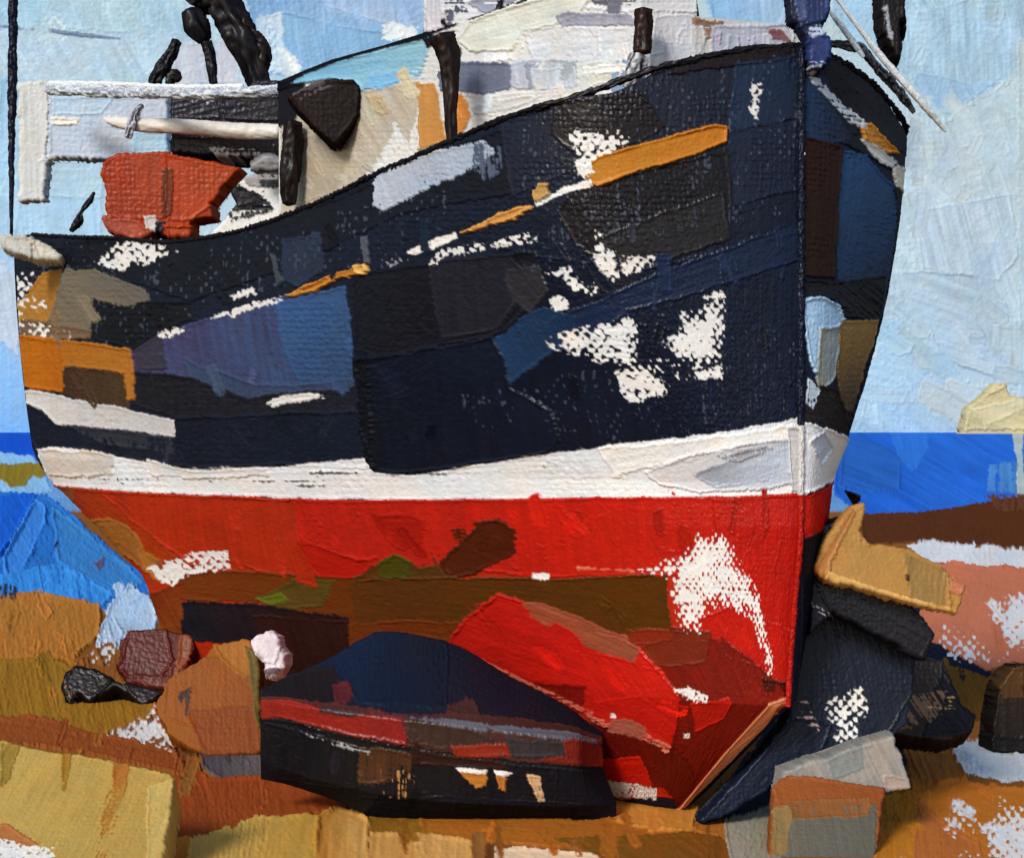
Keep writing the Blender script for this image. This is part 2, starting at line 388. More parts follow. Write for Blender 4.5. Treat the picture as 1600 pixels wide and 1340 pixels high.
# surfaces: key, form, shape data, ground colour, material, names by id, options, knife strokes in the surface own coordinates
SURFACES = [
('sky','sky',[],'b3cad9','sky_paint',{1:('sky',None)},{'weave':0.7},[
 ('s','-300,-300 700,-300 700,140 -300,140','a9c8de',{'e':10,'ang':20,'soft':7,'r':0.5599999999999999}),
 ('s','-30,40 60,30 300,48 320,110 240,130 -30,130','b2cbdf',{'e':5,'ang':60,'soft':7,'r':0.5599999999999999}),
 ('s','60,-40 300,-40 300,60 100,45','aac8dc',{'e':4,'ang':70,'soft':7,'r':0.5599999999999999}),
 ('s','-60,-60 62,-60 66,42 -60,46','9fc6e0',{'e':3,'soft':7,'r':0.5599999999999999}),
 ('s','380,-40 680,-40 680,60 560,100 420,120 395,60','7aa5d3',{'ang':80,'e':5,'c2':'94b6da','soft':7,'r':0.5599999999999999}),
 ('s','440,18 540,40 660,60 560,96 440,120 405,110','84aed6',{'ang':80,'r':0.9799999999999999,'soft':7}),
 ('s','500,-60 670,-60 670,45 610,40 505,12','83a8d6',{'g':90,'ang':85,'c2':'a9bfe0','soft':7,'r':0.5599999999999999}),
 ('s','400,30 440,20 450,110 405,118','b9cde2',{'ang':88,'d':0.35,'soft':0,'r':0.5599999999999999}),
 ('s','600,40 625,30 640,45 655,40 648,58 600,65','e4e9f0',{'d':0.3,'e':4,'soft':0,'r':0.5599999999999999}),
 ('s','-60,120 30,120 40,420 -60,420','9cc4e2',{'g':90,'ang':90,'c2':'a9cbe6','soft':7,'r':0.5599999999999999}),
 ('s','-60,400 60,370 66,700 -60,700','a9cbe8',{'g':90,'ang':90,'r':0.84,'c2':'78b2e8','soft':7}),
 ('s','-10,410 22,405 34,470 30,560 -10,520','b9c9dc',{'ang':80,'d':0.3,'soft':0,'r':0.5599999999999999}),
 ('s','30,300 160,300 160,380 20,380','a7c9e2',{'ang':85,'r':0.84,'soft':7}),
 ('s','60,250 160,252 160,312 64,308','aac8dc',{'e':3,'soft':7,'r':0.5599999999999999}),
 ('s','1080,-60 1260,-60 1260,45 1200,40 1115,38','7fadd8',{'ang':86,'c2':'9db9da','soft':7,'r':0.5599999999999999}),
 ('s','1290,-60 1700,-60 1700,130 1560,170 1480,200 1330,60','a4c4db',{'ang':60,'e':8,'c2':'b4cddd','soft':7,'r':0.5599999999999999}),
 ('s','1300,-20 1420,-20 1420,120 1340,60 1300,40','a0c3e0',{'ang':50,'d':0.2,'soft':7,'r':0.5599999999999999}),
 ('s','1430,20 1620,-30 1640,120 1500,140 1440,120','a6c4dc',{'ang':88,'a':0.16,'soft':7,'r':0.5599999999999999}),
 ('s','1430,110 1520,130 1570,120 1500,170 1480,180 1420,150','9bbcdc',{'ang':60,'d':0.2,'soft':7,'r':0.5599999999999999}),
 ('s','1480,185 1560,135 1700,85 1700,680 1560,600 1430,420 1415,300 1430,230','b9cbd7',{'g':90,'ang':70,'e':7,'r':1.1199999999999999,'c2':'b2c8d8','soft':7}),
 ('s','1420,180 1470,205 1500,260 1430,300 1415,250','b4c7d8',{'ang':45,'a':0.16,'soft':7,'r':0.5599999999999999}),
 ('s','1425,330 1580,300 1592,400 1560,440 1440,420','b2c5d5',{'ang':75,'a':0.15,'r':1.0499999999999998,'soft':7}),
 ('s','1400,420 1540,430 1600,520 1590,600 1500,570 1410,520','aec3d4',{'ang':20,'a':0.14,'r':1.1199999999999999,'soft':7}),
 ('s','1390,500 1430,480 1500,590 1560,640 1540,690 1310,690 1330,640','a4c6df',{'ang':35,'r':1.1199999999999999,'e':4,'c2':'b0c9db','soft':7}),
 ('s','1480,590 1540,600 1600,640 1600,690 1500,690','b9c8d2',{'e':6,'d':0.2,'soft':7,'r':0.5599999999999999}),
 ('s','1590,60 1700,60 1700,690 1590,690','b6cad6',{'ang':88,'d':0.35,'soft':0,'r':0.5599999999999999}),
 ('c','596,62 604,34 622,30 632,44 648,38 656,52 640,62 612,66','e2e7ee',{'d':0.22,'fall':0.2}),
 ('c','444,92 462,84 470,104 450,108','dfe6ee',{'d':0.3,'fall':0.1}),
 ('c','404,30 424,20 436,70 440,112 420,118 410,80','c9d8e8',{'d':0.42,'fall':0.1}),
 ('c','72,20 96,16 110,50 96,66 78,60','d5e2ec',{'d':0.46,'fall':0.1}),
 ('c','220,84 244,78 250,110 226,118','d0deea',{'d':0.44,'fall':0.1}),
 ('s','282,70 330,62 345,100 350,132 262,134','c3c6d2',{'ang':80,'r':0.7,'t':0.9,'c2':'b6c0d2','soft':7}),
 ('s','338,60 372,80 388,130 344,132','c6c5d0',{'ang':70,'d':0.2,'soft':7,'r':0.5599999999999999}),
 ('s','0,38 16,40 55,44 90,47 120,52 190,60 190,63 110,56 55,48 0,44','6b86a4',{'d':0.3,'e':1.5,'soft':0,'r':0.5599999999999999}),
 ('a',110,[-20,-20,700,380],{'size':(14,70),'ang':(50,110),'jit':0.03,'seed':3,'t':0.5,'r':0.35,'soft':5}),
 ('a',150,[1290,-20,1620,680],{'size':(14,80),'ang':(40,120),'jit':0.028,'seed':4,'t':0.6,'d':0.2,'r':0.4,'soft':5}),
 ('a',90,[640,-20,1330,690],{'size':(30,110),'ang':(40,120),'jit':0.03,'seed':6,'t':0.6,'r':0.4,'soft':6}),
 ('a',30,[1300,480,1600,680],{'size':(40,120),'ang':(0,60),'jit':0.025,'seed':5,'t':0.7,'d':0.0,'r':0.5,'soft':4}),
]),
('shore','ground',[],'8a5524','sand_paint',{1:('beach',None),2:('sea',None),3:('sandbank',None)},{'weave':0.8},[
 ('s','-700,672 -700,668 2400,668 2400,800 -700,800','6f9fd0',{'part':2,'e':1}),
 ('s','-700,661 46,661 62,725 -700,725','1653c6',{'part':2,'ang':70,'r':1.2}),
 ('s','-60,700 50,712 60,722 85,770 0,782 -60,782','8ebfe2',{'part':2,'d':0.1,'ang':60}),
 ('s','-400,722 30,724 70,726 80,740 62,748 52,744 40,760 18,762 0,750 -400,752','7d6b22',{'part':3,'ang':95,'a':0.14,'lift':1.3}),
 ('s','-700,780 40,770 72,774 245,915 222,938 170,955 0,930 -700,930','2f78c4',{'part':2,'ang':55,'a':0.12,'r':1.2,'c2':'2a72c2'}),
 ('s','-200,784 60,772 30,830 0,870 -200,880','1a60ca',{'part':2,'ang':60,'r':1.2}),
 ('s','5,872 55,782 75,790 70,830 35,900 8,905','3d86d6',{'part':2,'ang':60,'r':1.4}),
 ('s','80,790 150,845 230,912 180,930 90,880','3b80c0',{'part':2,'ang':35,'d':0.15}),
 ('s','0,900 90,880 180,930 160,950 0,930','3c90dc',{'part':2,'ang':80,'d':0.35}),
 ('s','144,882 166,870 162,886 156,896','5f526c',{'part':2,'d':0.2}),
 ('s','78,868 90,850 84,860 74,876','27305e',{'part':2}),
 ('s','170,945 205,915 240,935 245,985 195,1000 150,1010','b2c9de',{'part':2,'d':0.25,'e':4}),
 ('s','1296,672 1590,674 1600,775 1545,790 1450,805 1360,815 1305,775','2362c6',{'part':2,'ang':30,'a':0.14,'r':1.3,'c2':'296cd0'}),
 ('s','1320,676 1395,705 1410,720 1404,765 1370,770 1310,765','2a66bd',{'part':2,'ang':20,'r':1.8,'a':0.14}),
 ('s','1390,672 1450,673 1450,700 1430,735 1408,720','2f75d2',{'part':2,'ang':80}),
 ('s','1545,725 1598,720 1600,772 1540,770','4d84bd',{'part':2,'ang':90,'d':0.38,'a':0.2}),
 ('s','1583,676 1612,676 1612,775 1592,775','b8c4c0',{'part':2,'d':0.15}),
 ('s','1600,672 2400,672 2400,775 1600,775','3f78c0',{'part':2}),
 ('s','-700,930 0,932 60,928 155,945 158,975 150,1000 112,1030 0,1038 -700,1040','a8702e',{'part':1,'ang':80,'a':0.08,'c2':'9c6428','lift':1.3}),
 ('s','-60,915 22,915 25,938 -60,940','2b2f38',{'part':1,'d':0.45,'ang':90,'lift':1.3}),
 ('s','-700,1034 95,1032 140,1060 270,1075 232,1130 150,1152 0,1128 -700,1130','7d5b1b',{'part':1,'ang':78,'a':0.13,'t':1.3,'c2':'86601e','lift':1.3}),
 ('s','270,1040 420,990 420,1180 320,1180 240,1140 240,1090','9a5722',{'part':1,'ang':85,'lift':1.3}),
 ('s','-700,1122 60,1120 155,1146 285,1172 290,1212 170,1185 60,1165 -700,1160','8a4a20',{'part':1,'ang':8,'c2':'7c3f1b','lift':1.3}),
 ('c','104,1030 140,1010 160,985 192,1000 190,1010 180,1042 150,1036','dcdad7',{'part':1}),
 ('c','165,1150 205,1130 240,1105 262,1125 325,1132 327,1172 300,1178 268,1178 230,1165','dcdad7',{'part':1,'d':0.22}),
 ('s','308,1176 414,1172 418,1218 345,1220 318,1200','3b3940',{'part':1,'ang':85,'d':0.15,'c2':'57504f','lift':1.3}),
 ('s','268,1170 308,1168 314,1205 290,1210','5a3a22',{'part':1,'r':1.8,'lift':1.3}),
 ('s','262,1226 275,1216 420,1214 548,1235 542,1262 400,1292 275,1316','7d3817',{'part':1,'ang':80,'a':0.07,'r':1.3,'c2':'8a411c','lift':1.3}),
 ('s','255,1225 275,1220 262,1340 245,1345','6c6050',{'part':1,'lift':1.3}),
 ('s','262,1310 300,1312 296,1400 240,1400','a86a24',{'part':1,'ang':85,'lift':1.3}),
 ('s','296,1312 400,1276 500,1272 505,1400 280,1400','b5924a',{'part':1,'ang':100,'a':0.13,'r':1.3,'c2':'a97f34','lift':1.3}),
 ('s','495,1276 528,1262 560,1270 578,1284 574,1400 490,1400','a06b2a',{'part':1,'ang':96,'a':0.14,'r':1.6,'c2':'b98a48','lift':1.3}),
 ('s','574,1274 660,1272 668,1306 576,1308','7d5519',{'part':1,'ang':90,'lift':1.3}),
 ('s','655,1276 1140,1284 1152,1312 900,1325 660,1312','9d5c1d',{'part':1,'ang':5,'c2':'8f521c','lift':1.3}),
 ('s','576,1300 680,1302 760,1320 776,1400 570,1400','b98443',{'part':1,'ang':95,'a':0.13,'c2':'c29250','lift':1.3}),
 ('s','745,1316 780,1318 776,1350 750,1350','5d3514',{'part':1,'lift':1.3}),
 ('s','774,1324 850,1328 940,1335 1020,1400 765,1400','cdb390',{'part':1,'ang':20,'d':0.15,'t':1.3,'lift':1.3}),
 ('s','860,1312 1140,1300 1165,1310 1175,1400 1010,1400 930,1338','6a4816',{'part':1,'ang':30,'a':0.1,'c2':'6f3f14','lift':1.3}),
 ('s','935,1243 960,1240 1030,1246 1092,1262 1080,1302 1000,1296 950,1282','b0742f',{'part':1,'ang':85,'r':1.4,'lift':1.3}),
 ('s','1085,1268 1150,1280 1152,1318 1085,1300','9a5c22',{'part':1,'lift':1.3}),
 ('s','1128,1272 1212,1244 1225,1300 1218,1400 1150,1400','8b8574',{'part':1,'ang':110,'a':0.13,'d':0.12,'c2':'7a7462','lift':1.3}),
 ('s','1230,900 1420,900 1560,1050 1560,1180 1400,1200 1100,1290 1090,1280 1230,1100','14192a',{'part':1,'e':4,'lift':1.3}),  # boat's shadow beside the bow, painted navy onto the sand
 ('s','1340,806 1450,800 1545,786 1600,775 2400,778 2400,862 1600,858 1500,856 1440,848 1350,852','4f2812',{'part':3,'ang':4,'a':0.1,'c2':'47230f','lift':1.3}),
 ('s','1540,775 1620,772 1620,800 1560,800','5a341e',{'part':3,'d':0.4,'ang':90,'lift':1.3}),
 ('c','1418,852 1440,846 1600,858 2400,862 2400,888 1600,890 1480,880 1440,874','dcdcda',{'part':1,'fall':0.05,'d':0.05}),
 ('s','1440,878 1480,880 1600,888 2400,890 2400,1070 1600,1058 1540,1050 1470,1010 1435,1000','b5684a',{'part':1,'ang':10,'a':0.1,'c2':'ad6044','lift':1.3}),
 ('c','1450,1000 1465,970 1500,975 1530,995 1545,1020 1600,1015 1600,1030 1540,1040 1500,1045 1470,1020','dcdad7',{'part':1,'d':0.36}),
 ('c','1545,960 1575,930 1620,925 1700,930 1700,1010 1580,1015 1555,990','dcdad7',{'part':1,'d':0.26}),
 ('s','1475,1036 1510,1050 1558,1066 1556,1110 1545,1155 1510,1130 1490,1080','6a4715',{'part':1,'ang':60,'r':1.2,'c2':'7a4f18','lift':1.3}),
 ('s','1548,1044 1572,1040 1556,1150 1540,1155','8e4f22',{'part':1,'ang':90,'d':0.2,'lift':1.3}),
 ('s','1500,1130 1550,1125 1550,1165 1480,1165','a2602a',{'part':1,'d':0.2,'lift':1.3}),
 ('s','1405,1150 1450,1150 1515,1225 1600,1232 2400,1240 2400,1460 1360,1460 1365,1250 1425,1232','a5611f',{'part':1,'ang':15,'a':0.08,'c2':'9d5a20','lift':1.3}),
 ('s','1415,1168 1450,1148 1486,1162 1512,1222 1440,1228 1428,1200','9a5a22',{'part':1,'ang':68,'a':0.2,'r':1.4,'t':1.4,'lift':1.3}),
 ('c','1484,1160 1545,1157 1552,1172 1600,1168 2400,1170 2400,1222 1600,1220 1560,1222 1508,1206','dfe3e4',{'part':1,'d':0.12,'fall':0.12}),
 ('s','1370,1240 1450,1240 1480,1290 1440,1400 1368,1400','a8681f',{'part':1,'ang':85,'lift':1.3}),
 ('s','1435,1250 1480,1290 1530,1320 1560,1400 1420,1400','a05c2a',{'part':1,'ang':85,'lift':1.3}),
 ('c','1466,1292 1470,1275 1490,1263 1525,1268 1530,1290 1525,1305 1490,1312','dcdad7',{'part':1,'d':0.28}),
 ('c','1530,1285 1562,1272 1564,1250 1600,1262 1700,1270 1700,1400 1590,1400 1540,1330 1535,1310','dcdad7',{'part':1,'d':0.25}),
 ('c','1395,1325 1420,1326 1425,1400 1395,1400','dcdad7',{'part':1}),
 ('c','1500,1325 1540,1335 1560,1400 1500,1400','dcdad7',{'part':1}),
 ('a',60,[0,930,420,1330],{'size':(16,60),'ang':(60,110),'jit':0.12,'seed':8,'d':0.35}),
 ('a',60,[1360,900,1600,1335],{'size':(16,50),'ang':(0,110),'jit':0.09,'seed':9,'d':0.35}),
 ('a',25,[560,1275,1160,1340],{'size':(16,60),'ang':(60,110),'jit':0.14,'seed':10,'d':0.35}),
]),
('near','near',[],'151a28','glossy_oil_paint',{1:('hull','boat'),2:('waterline_band','boat'),3:('hull_bottom','boat'),4:('rubbing_strake','boat'),7:('rubbing_strake','boat'),8:('rubbing_strake','boat'),5:('keel_shoe','boat'),6:('stem_post','boat')},{'weave':1.0,'gain':0.96},[
 ('s','0,339 520,300 720,199 1000,99 1270,49 1268,700 703,741 18,740 -14,600','141926',{'e':1,'ang':100,'w':0.6,'t':0.3,'a':0.12,'c2':'131a2b'}),
 ('s','30,378 300,371 520,312 720,222 820,190 811,299 637,330 448,420 297,470 199,440 39,420','13151e',{'ang':70,'w':0.5,'t':0.6}),
 ('s','780,190 900,150 1045,105 1250,69 1255,235 1096,215 924,249 791,309','191d2b',{'ang':100,'w':1.1,'t':0.2,'a':0.14}),
 ('s','870,160 1000,140 1037,200 996,225 895,240 858,210','1a1518',{'ang':60,'w':1.1,'t':0.3,'d':0.12}),
 ('s','1040,82 1238,54 1242,92 1170,100 1046,118','1a1114',{'ang':5,'w':0.4}),
 ('s','1150,100 1256,82 1258,215 1193,225 1135,195','1c2a42',{'ang':95,'w':0.9,'t':0.3,'d':0.1,'c2':'1a2336'}),
 ('s','1117,205 1256,180 1256,310 1131,334 1130,240','191f31',{'ang':95,'w':1.0,'t':0.3}),
 ('s','885,291 1136,232 1136,329 1125,377 931,403 878,393 855,329','17151a',{'ang':80,'w':1.0,'t':0.3,'a':0.14}),
 ('s','907,371 1024,329 1121,299 1128,371 1024,404 939,410','201f22',{'ang':80,'w':0.5}),
 ('s','1130,319 1256,290 1254,668 1083,690 1078,599','121829',{'g':90,'ang':95,'w':0.6,'t':0.6,'c2':'101524'}),
 ('s','554,420 806,394 969,418 1249,360 1247,665 704,736 580,741 530,736','10141f',{'ang':95,'w':0.35,'t':0.5,'c2':'0f172a'}),
 ('s','819,494 1000,423 1125,384 1256,345 1255,405 1070,454 944,483 842,543 800,546 798,518','15233f',{'ang':165,'w':0.3,'t':0.8,'r':0.9,'c2':'151f36'}),
 ('s','729,529 759,499 808,476 855,493 841,528 789,559 737,599 724,584','1f3858',{'ang':75,'w':0.2,'d':0.1,'c2':'172843'}),
 ('s','440,372 499,366 506,420 465,450 437,440','242c3e',{'ang':80,'d':0.25}),
 ('s','549,425 686,404 815,389 816,448 748,519 665,539 575,561 533,548','14151d',{'ang':85,'w':0.3,'t':1.1,'r':1.2}),
 ('s','658,404 778,399 798,438 738,514 659,529','1f1f28',{'ang':95,'w':0.2,'d':0.12,'a':0.16}),
 ('s','765,419 817,411 820,453 788,488 765,469','2a292e',{'ang':60,'d':0.2}),
 ('s','198,548 244,522 285,508 445,460 532,448 537,520 527,602 382,632 288,592 202,582','3d3452',{'ang':85,'w':0.7,'t':0.4,'a':0.13,'c2':'324a70'}),
 ('s','205,545 244,520 252,530 252,575 205,580','33303d',{'ang':80}),
 ('s','425,470 532,448 532,540 523,600 451,605 430,540','33527f',{'g':60,'ang':82,'w':1.2,'t':0.3,'d':0.18,'c2':'2c4262'}),
 ('s','281,560 386,600 461,600 526,590 525,612 382,632 288,596','33405c',{'ang':90,'d':0.3}),
 ('s','200,580 289,588 369,620 534,602 525,726 264,722 267,660 194,632','19191f',{'ang':95,'w':0.5,'a':0.14,'c2':'1b1d26'}),
 ('s','258,652 400,645 539,640 534,733 408,728 262,732 255,700','141824',{'ang':95,'w':0.4,'t':1.5,'r':1.4,'c2':'131a28'}),
 ('s','550,560 630,544 728,523 738,559 736,604 778,639 779,690 758,709 584,741 537,737 537,640','0f131e',{'ang':95,'w':0.25,'t':1.8,'r':1.6,'c2':'111827'}),
 ('s','536,560 558,555 536,736 525,731','0d1017',{'t':2.6,'r':2.0}),
 ('s','138,465 232,470 297,470 296,500 244,520 203,548 139,530','121319',{'ang':80,'w':0.8,'t':0.5}),
 ('s','583,282 600,261 680,240 756,220 776,238 740,264 678,292 598,330 584,318','aab3c1',{'ang':70,'w':1.0,'d':0.26,'e':4,'a':0.12,'c2':'98a3b4'}),
 ('s','740,225 774,222 797,250 755,290 738,262','4a5468',{'ang':90,'d':0.5}),
 ('s','900,150 1250,80 1250,330 874,388','39404f',{'d':0.66,'e':6,'sw':0.5,'t':0.8,'ang':96}),  # grey-blue ticks, from here to the strake: glints painted into the hull colour
 ('s','40,380 300,380 559,330 697,300 686,399 297,480 57,470','39404f',{'d':0.66,'e':6,'sw':0.5,'t':0.8,'ang':96}),
 ('s','819,200 994,239 969,418 793,419','39404f',{'d':0.66,'e':6,'sw':0.5,'t':0.8,'ang':96}),
 ('s','137,470 297,480 271,560 143,540','39404f',{'d':0.66,'e':6,'sw':0.5,'t':0.8,'ang':96}),
 ('s','651,620 1236,500 1230,660 708,721','39404f',{'d':0.66,'e':6,'sw':0.5,'t':0.8,'ang':96}),
 ('s','905,261 927,244 1026,216 1115,194 1133,198 1132,222 1079,243 992,267 924,291 908,287','b5741f',{'part':4,'e':1.5,'t':3.2,'r':1.6,'w':0.1,'ang':165,'a':0.05,'c2':'b06c1b'}),
 ('s','711,363 769,333 818,317 825,323 786,344 740,357','c68d49',{'part':7,'t':2.4,'r':1.6}),
 ('s','823,299 834,285 850,283 851,303 836,317 824,315','b48b4f',{'part':7,'t':3.4,'r':2.2}),
 ('s','443,460 495,440 515,428 554,414 571,418 566,428 524,436 494,452 450,466','bd8236',{'part':8,'t':2.6,'r':1.8,'c2':'a9661f'}),
 ('s','554,414 566,410 573,420 566,430 555,428','cba05c',{'part':8,'t':3.2,'r':2.4}),
 ('c','823,315 870,293 915,279 916,289 874,301 825,323','e4e2de',{'d':0.1,'fall':0,'e':2}),
 ('c','882,212 898,205 923,210 938,206 983,206 980,220 955,238 936,236 918,261 899,249 896,232','dcdad7',{'d':0.28,'fall':0.2}),
 ('c','896,249 920,246 922,267 903,277 894,269','dcdad7',{'d':0.15,'fall':0.1}),
 ('c','626,394 671,373 702,363 703,371 679,383 639,397','e4e2de',{'d':0.1,'fall':0,'e':2}),
 ('c','661,411 681,387 711,383 741,377 745,389 705,397 684,401','dcdad7',{'d':0.3,'fall':0.1,'e':4}),
 ('c','751,383 783,369 822,359 821,375 781,383 757,389','dcdad7',{'d':0.3,'fall':0.1,'e':4}),
 ('c','591,408 614,402 627,406 603,414','8b8b90',{'d':0.2}),
 ('c','819,426 862,410 869,434 886,450 899,418 907,359 914,361 919,382 944,400 995,400 989,412 913,438 883,460 855,454 845,434','dcdad7',{'d':0.22,'fall':0.28}),
 ('c','818,466 832,458 846,466 840,482 820,486','dcdad7',{'d':0.15,'fall':0.2}),
 ('c','797,530 851,510 909,494 942,488 945,518 932,546 931,563 897,570 834,556 799,546','dcdad7',{'d':0.27,'fall':0.3}),
 ('c','1014,486 1054,483 1084,471 1106,465 1101,509 1082,559 1059,571 1002,559 974,533 1013,513','dcdad7',{'d':0.25,'fall':0.28}),
 ('c','985,538 1032,534 1084,544 1075,569 1022,574','dcdad7',{'d':0.36,'fall':0.2}),
 ('c','887,581 930,568 961,597 964,611 893,631 883,617','dcdad7',{'d':0.22,'fall':0.24}),
 ('c','1023,579 1080,569 1078,589 1029,593','dcdad7',{'d':0.2,'fall':0.1}),
 ('c','1065,461 1102,455 1104,463 1066,467','dcdad7',{'d':0.2,'fall':0}),
 ('c','916,558 1002,559 1018,589 963,609 927,579','dcdad7',{'d':0.56,'fall':0.1}),
 ('c','1175,135 1192,132 1185,160 1180,186 1173,165','dcdad7',{'d':0.3,'fall':0.1}),
 ('c','1175,128 1190,136 1180,186 1172,184','dcdad7',{'d':0.45,'fall':0}),
 ('s','397,630 422,618 478,612 484,622 449,626 406,636','d8d6d2',{'d':0.34,'e':3}),
 ('c','359,462 392,446 395,456 363,468','dcdad7',{'d':0.3,'fall':0}),
 ('c','326,492 396,474 435,462 441,470 385,484 331,500','dcdad7',{'d':0.3,'fall':0}),
 ('c','244,524 265,514 285,510 284,518 249,528','dcdad7',{'d':0.3,'fall':0}),
 ('s','421,395 431,400 439,440 432,446','3c4048',{'d':0.3,'t':2}),
 ('s','563,370 571,368 572,410 564,412','4a4e58',{'d':0.3,'t':2}),
 ('s','21,480 69,425 99,418 102,450 81,490 52,530 19,510','a3722c',{'ang':60,'r':1.2,'c2':'9a6a2c'}),
 ('s','75,500 90,450 101,420 149,420 228,452 235,470 197,480 144,466 136,528 84,525','6d6353',{'ang':45,'w':0.8,'d':0.12,'c2':'5f5a50'}),
 ('s','19,505 35,498 140,515 136,530 22,530','6b5640',{'d':0.2}),
 ('c','21,428 55,426 45,470 23,500 17,500','dcdad7',{'d':0.22}),
 ('c','25,500 54,505 106,518 104,528 20,528','dcdad7',{'d':0.42,'fall':0.1}),
 ('c','47,462 69,468 68,482 48,482','dcdad7',{'d':0.4,'fall':0}),
 ('s','13,524 103,530 199,545 201,575 200,625 182,628 180,582 94,574 90,614 5,600','a86219',{'ang':85,'t':1.4,'r':1.2,'c2':'9b6322'}),
 ('s','13,524 93,532 90,614 5,600','ad6212',{'ang':88,'t':1.5,'c2':'a55c12'}),
 ('s','92,574 141,575 186,584 189,640 163,660 86,616','3b2b20',{'ang':95,'d':0.1,'c2':'45321f'}),
 ('s','5,606 55,612 166,634 258,656 255,684 182,674 70,664 51,642 3,620','bdbbb9',{'part':2,'ang':95,'a':0.1,'t':1.4,'w':0.6,'c2':'adaaa8','lift':1.14}),
 ('s','3,622 47,640 70,662 182,674 257,684 260,732 107,704 35,704 -2,660','151926',{'ang':95,'w':0.6,'c2':'181c28'}),
 ('s','80,662 172,672 249,682 252,712 129,690','2a2d36',{'ang':95,'d':0.42}),
 ('c','141,412 165,398 198,371 236,380 278,392 229,412 179,424','dcdad7',{'d':0.24,'fall':0.25}),
 ('a',90,[40,329,1227,720],{'size':(14,60),'ang':(60,120),'jit':0.22,'seed':21,'skip':1,'t':0.8,'d':0.3}),
 ('s','33,702 54,698 107,702 257,732 408,728 527,716 535,739 584,743 760,707 888,690 1044,676 1268,650 1268,772 1060,778 696,782 451,781 262,773 145,767 27,759','d2d3d5',{'part':2,'e':2,'t':0.2,'w':0.9,'ang':90,'a':0.05,'r':0.5,'gl':0.6,'c2':'cdcecf','lift':1.14}),
 ('s','35,702 117,704 160,712 149,742 62,745 34,743','bdb7b0',{'part':2,'ang':60,'d':0.12,'lift':1.14}),
 ('s','206,716 271,734 389,730 386,744 268,748 211,744','c6c4c0',{'part':2,'d':0.3,'lift':1.14}),
 ('s','819,699 958,688 1087,676 1260,660 1260,690 1063,707 893,732 830,747','d6d3cf',{'part':2,'t':1.4,'w':0.2,'ang':170,'lift':1.14}),
 ('s','875,740 895,728 976,709 1130,690 1254,682 1254,750 1148,767 967,773 894,761','c6c2c0',{'part':2,'t':1.5,'r':1.5,'w':0.1,'ang':170,'a':0.08,'c2':'a3a9b4','lift':1.14}),
 ('s','960,744 1060,717 1247,692 1250,730 1150,753 1013,766','8d929e',{'part':2,'d':0.3,'ang':168,'c2':'aab0ba','lift':1.14}),
 ('s','1031,713 1161,696 1176,704 1057,725','7c7f88',{'part':2,'d':0.45,'ang':168,'lift':1.14}),
 ('s','358,740 513,737 527,751 438,757 360,753','4a4a4e',{'part':2,'d':0.62,'e':5,'lift':1.14}),
 ('s','120,738 298,744 296,755 126,753','55504e',{'part':2,'d':0.62,'e':4,'lift':1.14}),
 ('s','579,745 788,717 785,725 587,751','6a6a70',{'part':2,'d':0.66,'e':4,'lift':1.14}),
 ('s','1210,665 1247,668 1245,770 1216,768','b7b4b4',{'part':2,'r':1.6,'t':1.6,'lift':1.14}),
 ('s','23,757 145,766 262,773 451,781 696,781 1060,777 1273,768 1370,1315 -63,1299','a1300f',{'part':3,'e':1.2,'t':0.8,'w':0.2,'ang':85,'a':0.05,'c2':'b41c11','lift':0.9}),
 ('s','23,757 122,765 162,791 226,883 197,898 76,832 22,776','983213',{'part':3,'ang':40,'r':1.2,'c2':'a0340f','lift':0.9}),
 ('s','26,757 75,763 64,786 33,793','8a4c24',{'part':3,'d':0.2,'lift':0.9}),
 ('s','66,814 126,809 165,833 177,868 193,878 174,899 96,863','99602a',{'part':3,'ang':35,'a':0.08,'lift':0.9}),
 ('s','111,765 378,777 451,781 448,863 379,909 291,883 235,885','a42c11',{'part':3,'ang':95,'r':1.3,'t':1.1,'c2':'ab2914','lift':0.9}),
 ('s','414,781 696,781 861,780 846,903 691,907 630,895 471,909 405,883','b02115',{'part':3,'ang':90,'t':0.9,'r':1.0,'c2':'b81e12','lift':0.9}),
 ('s','401,847 424,848 480,875 508,873 482,909 418,906 402,883','a8190f',{'part':3,'ang':30,'r':1.4,'lift':0.9}),
 ('s','524,804 567,802 586,814 573,853 545,865 524,843','a41a10',{'part':3,'d':0.25,'lift':0.9}),
 ('s','688,782 1027,778 1021,907 690,909 692,867','b71d10',{'part':3,'ang':92,'w':0.3,'lift':0.9}),
 ('s','996,781 1268,770 1285,993 1256,1003 1077,968 1003,907','b31a0f',{'part':3,'ang':88,'r':1.3,'t':1.0,'c2':'ac170f','lift':0.9}),
 ('s','877,999 1039,953 1255,988 1265,1111 1033,1101 886,1106','b5190f',{'part':3,'ang':60,'lift':0.9}),
 ('s','831,1015 891,988 1018,1012 1259,1085 1261,1114 1252,1207 1255,1320 858,1204 886,1106','70150c',{'part':3,'ang':50,'a':0.1,'c2':'7c180e','lift':0.9}),
 ('s','912,1120 1033,1105 1051,1144 964,1174','b41c10',{'part':3,'d':0.15,'lift':0.9}),
 ('s','877,999 985,997 964,1051 856,1060 829,1025','6e2412',{'part':3,'d':0.15,'lift':0.9}),
 ('s','743,1134 934,1210 1257,1309 1213,1336 876,1283 740,1230','5e1209',{'part':3,'ang':60,'c2':'66140b','lift':0.9}),
 ('s','1149,1068 1262,1069 1260,1092 1163,1088','43100a',{'part':3,'d':0.15,'lift':0.9}),
 ('s','209,898 271,891 472,906 451,992 338,947 201,940','6f3413',{'part':3,'ang':10,'a':0.1,'c2':'64300f','lift':0.9}),
 ('s','313,939 391,902 439,910 408,953 345,957','56421a',{'part':3,'d':0.15,'lift':0.9}),
